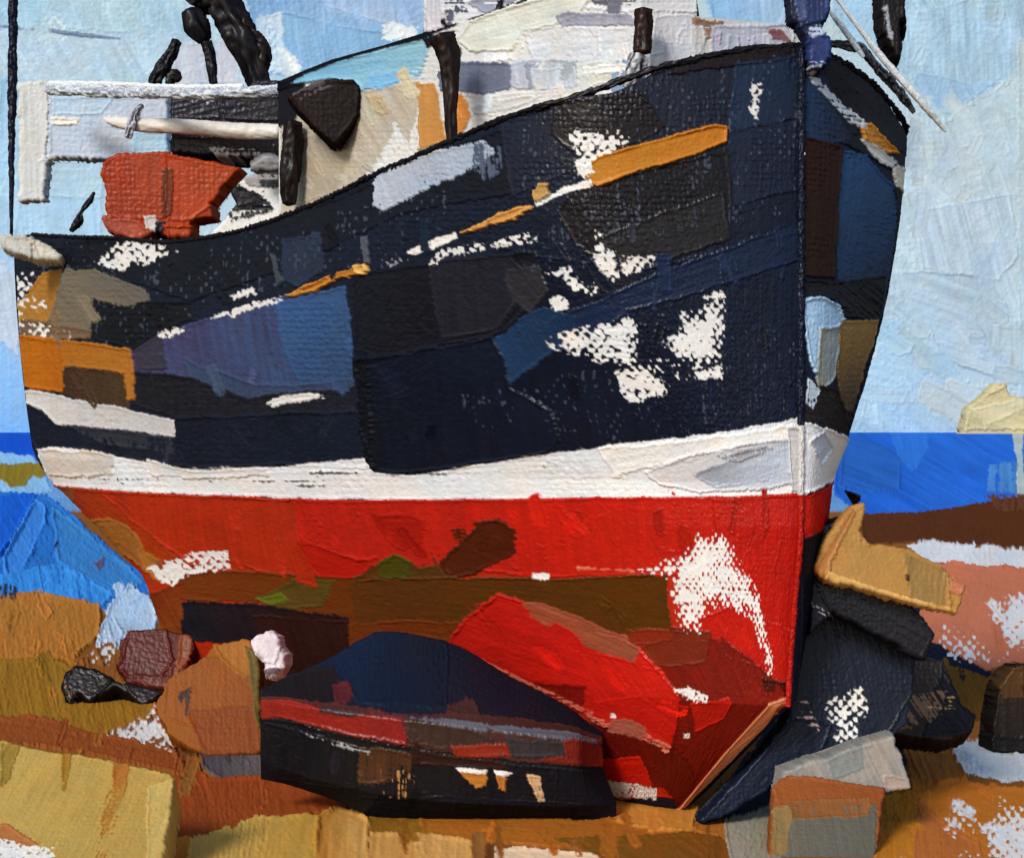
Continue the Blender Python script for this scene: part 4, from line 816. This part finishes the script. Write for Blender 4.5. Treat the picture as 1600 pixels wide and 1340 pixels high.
('plank','slab',[[2.7964,13.05,1.695],[1.0,0.0,0.0],[0.0,-0.1736,-0.9848],0.004661,[[-128,-66],[-113,-100],[-83,-143],[-65,-163],[-42,-169],[-50,-121],[-36,-102],[24,-92],[73,-70],[88,-50],[110,-36],[104,-10],[96,6],[40,-4],[-49,-32],[-109,-44]],0.16,4,1.5,0],'a5793c','oil_paint',{1:('sandstone_slab',None)},{'gain':0.95},[
 ('s','-126,-66 -79,-145 -42,-167 -50,-104 24,-92 83,-60 88,2 -49,-32 -109,-46','a87c40',{'ang':75,'a':0.07,'t':1.2,'r':1.3,'c2':'9c7238'}),
 ('s','-128,-64 -65,-161 -55,-151 -98,-70 -107,-44','a0682f',{'t':1.8,'r':1.6,'ang':120}),
 ('s','13,-90 83,-60 78,-5 21,-15','8a6a38',{'ang':100,'d':0.15,'a':0.12}),
 ('s','86,-44 110,-36 103,-18 89,-25','b37050',{'t':1.6}),
 ('s','-106,-58 1,-22 100,4 96,10 -9,-16 -109,-44','c79d5c',{'d':0.2,'e':2,'t':2}),
 ('s','16,-52 23,-52 22,-42 16,-44','3a2014',{'e':1}),
]),
('stump','slab',[[4.6836,16.6,-0.0117],[1.0,0.0,0.0],[0.0,-0.0872,-0.9962],0.005929,[[-44,-6],[-39,-57],[-28,-105],[-15,-127],[3,-139],[54,-137],[50,-8],[16,-2],[-20,0]],0.4,4,1.5,0],'1c1412','oil_paint',{1:('mooring_stump',None)},{},[
 ('s','-32,-97 3,-137 54,-137 50,-6 -38,-4','2a1c14',{'ang':90,'a':0.2,'g':90,'c2':'1a1312'}),
 ('s','-31,-127 13,-137 12,-87 -22,-87','4a3014',{'d':0.3,'ang':90}),
 ('s','-41,-28 51,-28 50,-2 -38,-2','14110f',{'ang':90}),
]),
('dinghy','loft',[[408,440,500,600,700,800,900,940,962],[960,1020,1120,1150,1230,1290],[[[-2.002,14.3,0.8295],[-1.8643,14.5,0.7732],[-1.575,14.7,0.7425],[-1.0571,14.8,0.7271],[-0.5304,14.85,0.7195],[0.0,14.8,0.6743],[0.525,14.7,0.6375],[0.6132,14.55,0.62],[0.72,14.4,0.6086]],[[-1.96,14.0,0.96],[-1.8129,14.1,1.026],[-1.5161,14.15,1.1504],[-1.0143,14.2,1.3873],[-0.5071,14.2,1.3061],[0.0,14.2,1.0323],[0.5036,14.1,0.7742],[0.5921,14.05,0.7119],[0.7,14.0,0.65]],[[-1.946,13.9,0.8902],[-1.7614,13.7,0.9059],[-1.4464,13.5,0.8882],[-0.9557,13.38,0.8401],[-0.4764,13.34,0.7894],[0.0,13.36,0.7288],[0.4804,13.45,0.6655],[0.5731,13.6,0.62],[0.69,13.8,0.5653]],[[-1.946,13.9,0.7859],[-1.764,13.72,0.7852],[-1.4486,13.52,0.7499],[-0.9571,13.4,0.6741],[-0.4771,13.36,0.6047],[0.0,13.38,0.5438],[0.4814,13.48,0.4773],[0.574,13.62,0.4414],[0.69,13.8,0.4076]],[[-1.953,13.95,0.4093],[-1.7717,13.78,0.3916],[-1.4593,13.62,0.3344],[-0.9643,13.5,0.2518],[-0.4814,13.48,0.1981],[0.0,13.5,0.1746],[0.485,13.58,0.1482],[0.685,13.7,0.1328],[0.8013,13.85,0.1113]],[[-1.96,14.0,0.27],[-1.7936,13.95,0.2499],[-1.4839,13.85,0.1805],[-0.9857,13.8,0.0133],[-0.4921,13.78,-0.007],[0.0,13.78,-0.007],[0.4921,13.78,-0.007],[0.69,13.8,-0.0114],[0.8013,13.85,-0.0074]]],1.5],'14161d','glossy_oil_paint',{1:('hull','dinghy'),2:('gunwale','dinghy'),3:('canvas_cover','dinghy')},{'weave':0.8},[
 ('s','380,906 975,865 1002,1053 800,1116 600,1117 380,1091','141b2c',{'part':3,'ang':5,'w':0.6,'t':0.4,'c2':'14161e'}),
 ('s','500,1026 600,1017 700,1016 700,1102 560,1106','121c31',{'part':3,'ang':70,'w':0.8,'d':0.1,'c2':'111724'}),
 ('s','408,1006 520,1038 540,1088 500,1122 408,1102','1a1416',{'part':3,'ang':85,'a':0.15}),
 ('s','700,1095 740,1080 752,1103 700,1117','3b2320',{'part':3,'d':0.3}),
 ('s','520,1074 545,1075 550,1102 525,1108','4a1a20',{'part':3,'d':0.3}),
 ('s','380,1079 460,1101 620,1115 962,1071 1002,1104 996,1160 961,1153 800,1155 640,1153 500,1152 430,1149 380,1156','4a221e',{'part':2,'ang':8,'t':1.0,'c2':'3a2420'}),
 ('s','408,1114 450,1112 500,1117 630,1113 636,1150 560,1152 440,1148 410,1158','7d2016',{'part':2,'ang':82,'a':0.12,'t':1.3,'r':1.2,'c2':'761a18'}),
 ('s','636,1117 720,1118 770,1126 780,1145 700,1150 636,1148','33241f',{'part':2,'ang':90,'a':0.14}),
 ('s','705,1142 790,1132 800,1147 710,1161','7c2416',{'part':2,'t':1.2}),
 ('s','790,1124 886,1124 886,1142 800,1148','2f2a2c',{'part':2,'ang':90,'a':0.12}),
 ('s','874,1124 962,1087 962,1150 819,1150 880,1141','6e2018',{'part':2,'t':1.3}),
 ('s','640,1115 760,1112 953,1099 953,1119 750,1121 640,1119','55555f',{'part':2,'d':0.3,'t':1.8}),
 ('s','500,1117 640,1113 640,1118 500,1124','3c2a2e',{'part':2,'t':1.8,'d':0.2}),
 ('s','380,1159 440,1150 640,1153 760,1157 996,1160 980,1312 540,1318 380,1294','131215',{'part':1,'ang':85,'w':0.5,'a':0.12,'c2':'11151d'}),
 ('s','500,1173 600,1161 650,1165 640,1200 560,1223 505,1211','40281a',{'part':1,'d':0.4,'ang':92,'a':0.2}),
 ('s','590,1193 650,1189 640,1234 600,1240','a87a4c',{'part':1,'d':0.58,'ang':92,'e':3}),
 ('s','412,1160 470,1161 560,1166 560,1228 430,1277','131216',{'part':1,'ang':95,'t':1.2}),
 ('s','560,1244 700,1218 962,1224 960,1301 560,1312','10151e',{'part':1,'t':0.8}),
 ('s','716,1178 762,1178 760,1201 745,1205 730,1193','b0702f',{'part':1,'e':2,'t':1.5}),
 ('s','774,1177 792,1177 790,1208 780,1202','b0702f',{'part':1,'e':2,'t':1.5}),
 ('s','708,1171 740,1170 762,1174 760,1180 715,1180','dfe0e0',{'part':1,'e':2}),
 ('s','770,1171 800,1174 792,1182 772,1179','dfe0e0',{'part':1,'e':2}),
 ('s','821,1174 842,1177 850,1221 842,1224','c9a57c',{'part':1,'d':0.3,'e':2}),
 ('s','475,1162 580,1168 576,1175 480,1168','9a9aa0',{'part':1,'d':0.52,'e':2}),
 ('s','640,1157 780,1155 800,1170 650,1177','2a1616',{'part':1,'d':0.2}),
 ('a',30,[430,1160,940,1263],{'size':(12,40),'ang':(75,100),'jit':0.3,'seed':41,'skip':1,'t':0.8,'d':0.35}),
]),
]
RODS = [
 ('post','boat',[[-0.5539,14.1,6.1121],[-0.5036,14.1,5.9207],[-0.4834,14.1,5.6186],[-0.4784,14.1,5.2056]],[0.1007,0.0856,0.0554,0.0403],'17100f','241511',(None,None,None),{}),
 ('post','boat',[[0.9785,13.3,6.1255],[0.969,13.3,5.945],[0.9642,13.3,5.774]],[0.0617,0.0665,0.0617],'21130f','2b1a15',(None,None,None),{}),
 ('post_foot','boat',[[0.95,13.3,5.7835],[0.912,13.3,5.66],[0.874,13.3,5.508]],[0.0665,0.0712,0.0523],'2c2a30','c9c9cf',(None,None,None),{'lumps':0.5}),
 ('post','boat',[[-2.052,16.8,5.892],[-2.064,16.8,5.64],[-2.082,16.8,5.34],[-2.1,16.8,5.088]],[0.084,0.096,0.09,0.06],'140e0f','1f1614',(None,None,None),{}),
 ('gallows','boat',[[-4.0,22.4,8.296],[-3.936,22.4,8.408],[-3.72,22.4,8.36],[-3.52,22.4,8.136],[-3.36,22.4,7.832],[-3.232,22.4,7.528],[-3.136,22.4,7.16]],[0.176,0.192,0.2,0.2,0.176,0.152,0.112],'100e12','1b181b',(None,None,None),{'lumps':0.55}),
 ('gallows_block','boat',[[-4.0,22.4,8.264],[-3.952,22.4,8.04],[-3.824,22.4,7.816]],[0.128,0.16,0.072],'0f0d12','1d1a1f',(None,None,None),{}),
 ('gallows_leg','boat',[[-3.824,22.4,7.848],[-3.76,22.4,7.56],[-3.728,22.4,7.288]],[0.072,0.064,0.048],'0f0d12','19161b',(None,None,None),{}),
 ('gallows_leg','boat',[[-4.176,22.4,7.864],[-4.304,22.4,7.624],[-4.432,22.4,7.4],[-4.512,22.4,7.272]],[0.056,0.072,0.08,0.064],'121015','1b181c',(None,None,None),{'lumps':0.7}),
 ('gallows_leg','boat',[[-3.64,22.4,8.44],[-3.504,22.4,8.28],[-3.32,22.4,8.0],[-3.12,22.4,7.64],[-3.168,22.4,7.32]],[0.064,0.08,0.096,0.096,0.08],'100e12','241914',(None,None,None),{'lumps':0.7}),
 ('brace','boat',[[-4.304,22.4,7.288],[-4.224,22.4,7.416],[-4.16,22.4,7.336]],[0.04,0.064,0.048],'131116','1b181c',(None,None,None),{'lumps':0.7}),
 ('roof_rail','boat',[[-5.9989,23.2,7.3914],[-4.8714,22.0,7.1329],[-3.9966,20.8,6.9],[-3.2464,20.2,6.7803],[-2.5316,19.8,6.7479]],[0.0663,0.0629,0.0594,0.0577,0.0495],'8b92a0','c8ccd0',(None,None,None),{'lumps':0.5}),
 ('roof_rail','boat',[[-6.0247,23.3,7.4853],[-4.8714,22.0,7.2271],[-4.0158,20.9,6.9859],[-3.045,20.3,6.8715]],[0.0333,0.0314,0.0299,0.029],'c9ced2','d8dbd8',(None,None,None),{'lumps':0.5}),
 ('rail','boat',[[-4.9248,21.75,6.7441],[-4.65,21.7,6.689],[-3.8571,21.6,6.6334],[-3.0786,21.55,6.5711],[-2.7643,21.5,6.5629]],[0.0388,0.0775,0.0926,0.0962,0.0921],'d6d1c6','c6bfb5',(None,None,None),{'lumps':0.12}),
 ('rail','boat',[[-2.7916,19.3,5.8123],[-2.6057,19.2,5.8389],[-2.4549,19.2,5.8251]],[0.0689,0.096,0.0686],'8f8b8a','4a484c',(None,None,None),{'lumps':0.5}),
 ('flagpole','boat',[[-6.7693,24.3,8.9188],[-6.7693,24.3,8.2939],[-6.778,24.3,7.4261],[-6.7866,24.3,6.7318],[-6.7866,24.3,6.0375],[-6.7866,24.3,5.5168]],[0.0564,0.0564,0.0521,0.0391,0.026,0.0174],'0d0f1c','12152a',(None,None,None),{'lumps':0.5}),
 ('rope','boat',[[-4.9831,21.4,5.8279],[-5.0596,21.4,5.7056],[-5.136,21.4,5.5986],[-5.1819,21.4,5.4839],[-5.2736,21.4,5.354]],[0.0153,0.0306,0.0191,0.0459,0.0306],'14141b','1b1a20',(None,None,None),{'lumps':0.9}),
 ('hook','boat',[[-4.4434,21.6,6.9034],[-4.536,21.6,6.8109],[-4.5823,21.6,6.6566],[-4.644,21.6,6.5023]],[0.0231,0.0463,0.054,0.0386],'3a3c48','b9bcc6',(None,None,None),{'lumps':0.8}),
 ('wire','boat',[[-4.089,20.3,5.1605],[-4.0689,20.2,4.9479],[-4.0774,20.1,4.6152]],[0.0109,0.0115,0.01],'30343a','5a5e66',(None,None,None),{'lumps':0.3}),
 ('forestay','boat',[[2.3493,13.0,6.1293],[2.7343,13.2,5.7249],[3.0514,13.35,5.4316],[3.2689,13.5,5.2371]],[0.0139,0.0236,0.0286,0.0121],'e3e8ea','cfdbe2',(None,None,None),{'lumps':0.2}),
 ('forestay','boat',[[2.2925,13.1,6.0879],[2.508,13.25,5.8771],[2.6125,13.3,5.755]],[0.0117,0.0237,0.0143],'d5e0ea','b9cbda',(None,None,None),{'lumps':0.25}),
 ('bow_rail','boat',[[2.3383,13.2,5.838],[2.5651,13.35,5.8416],[2.7681,13.55,5.7197],[2.9562,13.75,5.6027],[3.1176,13.9,5.4524]],[0.0236,0.0381,0.0339,0.0344,0.0199],'17161a','6a7076',(None,None,None),{'lumps':0.4}),
 ('stem_post','boat',[[2.0711,12.83,5.7401],[2.0711,12.83,4.3838],[2.0665,12.83,3.0275]],[0.0252,0.0252,0.0252],'141a2e','10131f',(None,None,None),{'lumps':0.5}),
 ('stem_post','boat',[[2.0711,12.83,3.0275],[2.0711,12.83,2.7755],[2.0665,12.83,2.5235]],[0.0202,0.0202,0.0202],'cfccc9','b5b2b0',(None,None,None),{'lumps':0.5}),
 ('stem_post','boat',[[2.0711,12.83,2.5235],[2.0665,12.83,2.2439],[2.041,12.9,1.8021],[2.0181,12.96,1.38],[2.0011,13.0,0.985]],[0.0192,0.0192,0.0194,0.0194,0.0195],'b01b10','8f160d',(None,None,None),{'lumps':0.5}),
 ('gunwale','boat',[[2.0824,12.8485,5.751],[1.5895,12.6794,5.6725],[1.0428,12.5947,5.535],[0.3547,12.6593,5.3163],[-0.0738,12.9892,5.2401],[-0.5604,13.632,5.1442],[-1.0759,14.489,5.071],[-1.8231,15.7897,4.9462],[-2.5604,17.096,4.8993],[-3.5449,18.8369,4.9686],[-4.5258,20.58,5.1877],[-5.4942,22.3302,5.3917],[-6.4562,24.0842,5.6112]],[0.02,0.02,0.02,0.02,0.02,0.02,0.02,0.02,0.02,0.02,0.02,0.02,0.02],'111118','1d1a1c',(None,None,None),{'lumps':1.1}),
 ('gunwale','boat',[[2.0876,12.8515,5.751],[2.4805,13.1938,5.6725],[2.8272,13.6249,5.535],[3.1013,14.1296,5.3322],[3.1105,14.4813,5.2843],[2.9411,15.0763,5.1981],[2.2459,16.407,5.071],[0.7304,18.996,4.8993],[-1.3042,22.44,5.1877],[-3.3738,25.8638,5.6112]],[0.02,0.02,0.02,0.02,0.02,0.02,0.02,0.02,0.02,0.02],'111118','1d1a1c',(None,None,None),{'lumps':1.1}),
]
GROUPS = [
 ('boat', 'fishing_boat', (-1.4, 18.9, 0.0), 'large navy hulled fishing boat with red bottom and white waterline aground on the shore', 'fishing boat'),
 ('dinghy', 'rowing_boat', (-0.5, 13.8, 0.05), 'small black rowing boat with a dark red gunwale and navy cover beside the red keel', 'rowing boat'),
]
MERGE = {'hull', 'gunwale', 'waterline_band', 'hull_bottom', 'keel_shoe', 'stem_post'}
ST = {'kind': 'structure'}
def T(label, cat, group=None): return {'label': label, 'cat': cat, 'group': group}
TAGS = {
 'sky:sky': ST, 'shore:beach': ST, 'shore:sea': ST, 'shore:sandbank': ST, 'headland:headland': ST,
 'redbox:deck_tank': T('rust red rounded tank standing on the stern deck of the fishing boat', 'tank'),
 'fender:fender': T('black tapering fender hanging at the bow rail against the sky', 'fender'),
 'rocka:rock': T('dark maroon square rock on the sand left of the pinkish white buoy', 'rock', 'rocks on the shore'),
 'rockb:rock': T('orange brown rock with vertical streaks under the pinkish white buoy', 'rock', 'rocks on the shore'),
 'rockc:rock': T('pale grey wedge shaped rock below the navy shadow block at right', 'rock', 'rocks on the shore'),
 'rockd:rock': T('rust topped grey olive rock at the bottom edge, below the grey wedge', 'rock', 'rocks on the shore'),
 'shadowslab:rock': T('large navy block standing in for the boat shadow at the keel, with a patch of white speckles', 'rock', 'rocks on the shore'),
 'rockf:rock': T('black shiny rock directly under the tan sandstone slab', 'rock', 'rocks on the shore'),
 'rockg:rock': T('rough brown black rock right of the navy shadow block with scratched tan flecks', 'rock', 'rocks on the shore'),
 'tarp:tarpaulin': T('crumpled black tarpaulin scrap lying on the sand beside the maroon rock', 'tarpaulin'),
 'buoy:buoy': T('pinkish white lumpy buoy sitting beside the orange brown rock', 'buoy'),
 'sandslab:sandstone_slab': T('broad pale ochre sandstone slab filling the bottom left corner', 'stone slab', 'sandstone slabs'),
 'plank:sandstone_slab': T('tan angular sandstone slab lying on the black rock right of the bow', 'stone slab', 'sandstone slabs'),
 'stump:mooring_stump': T('dark weathered mooring stump at the right edge above a white patch of sand', 'stump'),
}
SKY_STRENGTH, SUN_STRENGTH, EXPOSURE = .14, 2.9, 0.04
SKY_TINT = (.83, .825, .755)

# ----------------------------------------------------------------- assemble
bpy.context.scene.world = bpy.data.worlds.new('World')
PARENTS = {}
for key, name, loc, label, cat in GROUPS:
    PARENTS[key] = empty(name, loc, label, cat); ORIGIN[PARENTS[key].name] = loc
PENDING = {}
_raw = raw_mesh
def raw_mesh(name, V, quads, colors, gloss, m, parent=None, origin=None, ngons=None, smooth=True):
    if name in MERGE and parent is PARENTS['boat']:
        PENDING.setdefault(name, []).append((V, np.asarray(quads), np.asarray(colors), np.asarray(gloss, float).reshape(-1), m, parent, ngons or []))
        return None
    return _raw(name, V, quads, colors, gloss, m, parent, origin, ngons, smooth)
MAT_KW = {'oil_paint': {'gloss': .013}, 'glossy_oil_paint': {'rough': -.06, 'gloss': .016}, 'sand_paint': {'rough': .15, 'gloss': .008}, 'sky_paint': {'rough': .1, 'gloss': .012, 'bump': .1, 'tint': SKY_TINT}}
FORMS = {'near': surf_near, 'far': surf_far, 'ground': surf_ground, 'sky': surf_sky, 'wall': surf_wall, 'loft': surf_loft, 'slab': surf_slab}
def pts_of(t): return [tuple(float(a) for a in p.split(',')) for p in t.split()]
for n, (key, form, args, base, mname, ids, opts, strokes) in enumerate(SURFACES):
    S = FORMS[form](*args)
    pid0 = min(ids)
    pt = Paint(S.U, S.V, base, part=pid0, seed=11+n*7, weave=opts.get('weave', 1.0))
    S.relief = opts.get('relief', 1.0)
    if 'capd' in opts: S.capd = opts['capd']
    for st in strokes:
        if st[0] == 's': pt.stroke(pts_of(st[1]), st[2], **st[3])
        elif st[0] == 'c': pt.canvas(pts_of(st[1]), st[2], **st[3])
        else: pt.auto(st[1], st[2], **st[3])
    pt.C = np.clip(pt.C*opts.get('gain', 1.0), 0, .85)
    made = emit(S, pt, ids, mat(mname, **MAT_KW.get(mname, {})), PARENTS)
    for name, o in made.items():
        if o is not None and key+':'+name in TAGS: tag(o, **TAGS[key+':'+name])
    del S, pt
for name, parent, pts, rad, c1, c2, (label, cat, group), kw in RODS:
    kw = dict(kw); mname = kw.pop('mat', 'oil_paint')
    o = rod(name, pts, rad, c1, c2, mat(mname, **MAT_KW.get(mname, {})), PARENTS.get(parent), **kw)
    if label: tag(o, label, cat, group)
for name, L in PENDING.items():
    V = []; Q = []; Cc = []; G = []; NG = []; k = 0
    for v, q, c, g, m, par, ng in L:
        V.append(v); Q.append(q+k); Cc.append(c); G.append(g); NG += [[i+k for i in p] for p in ng]; k += len(v)
    _raw(name, np.concatenate(V), np.concatenate(Q), np.concatenate(Cc), np.concatenate(G), m, par, None, NG)

# deck and transom close the hull
B = PARENTS['boat']
qq = np.linspace(.02, 15, 60); zd = sheer(qq)-.75
a = hull_point(qq, zd, -.97); b = hull_point(qq, zd, .97)
i = np.arange(59)
_raw('deck', np.concatenate([a, b]), np.stack([i, i+1, i+61, i+60], -1), np.tile(lin('4a3a2c'), (120, 1))*(.8+.4*vnoise(np.arange(120)*.7, np.zeros(120), 3))[:, None], np.full(120, .6), mat('oil_paint'), B)
zz = np.linspace(2.4, float(sheer(np.array([15.0]))[0]), 40); q14 = np.full(40, 15.0)
a = hull_point(q14, zz, -1.0); b = hull_point(q14, zz, 1.0); i = np.arange(39)
_raw('transom', np.concatenate([a, b]), np.stack([i, i+1, i+41, i+40], -1), np.tile(lin('1a1d28'), (80, 1)), np.full(80, .4), mat('oil_paint'), B)

# ----------------------------------------------------------------- light, sky, camera
W = bpy.context.scene.world; W.use_nodes = True
nt = W.node_tree; bg = nt.nodes['Background']
sky = nt.nodes.new('ShaderNodeTexSky'); sky.sky_type = 'NISHITA'; sky.sun_disc = False
SUN_TO = np.array([-.40, -.76, .52]); SUN_TO /= np.linalg.norm(SUN_TO)
el = math.asin(SUN_TO[2]); az = math.atan2(SUN_TO[0], SUN_TO[1])
sky.sun_elevation = el; sky.sun_rotation = az
nt.links.new(sky.outputs['Color'], bg.inputs['Color']); bg.inputs['Strength'].default_value = SKY_STRENGTH
sd = bpy.data.lights.new('sun', 'SUN'); sd.energy = SUN_STRENGTH; sd.angle = math.radians(14); sd.color = (1, .965, .91)
so = bpy.data.objects.new('sun', sd); COL.objects.link(so)
from mathutils import Vector
so.rotation_euler = Vector(-SUN_TO).to_track_quat('-Z', 'Y').to_euler(); so.location = (-20, -30, 30)
cd = bpy.data.cameras.new('camera'); cd.sensor_width = 36; cd.lens = FOC/1600*36; cd.clip_end = 6000; cd.clip_start = .1
co = bpy.data.objects.new('camera', cd); COL.objects.link(co); co.location = EYE; co.rotation_euler = (math.pi/2, 0, 0)
sc = bpy.context.scene; sc.camera = co
sc.view_settings.view_transform = 'Standard'; sc.view_settings.look = 'None'; sc.view_settings.exposure = EXPOSURE; sc.view_settings.gamma = 1
sc.render.engine = 'CYCLES'; sc.cycles.max_bounces = 4; sc.cycles.use_denoising = True
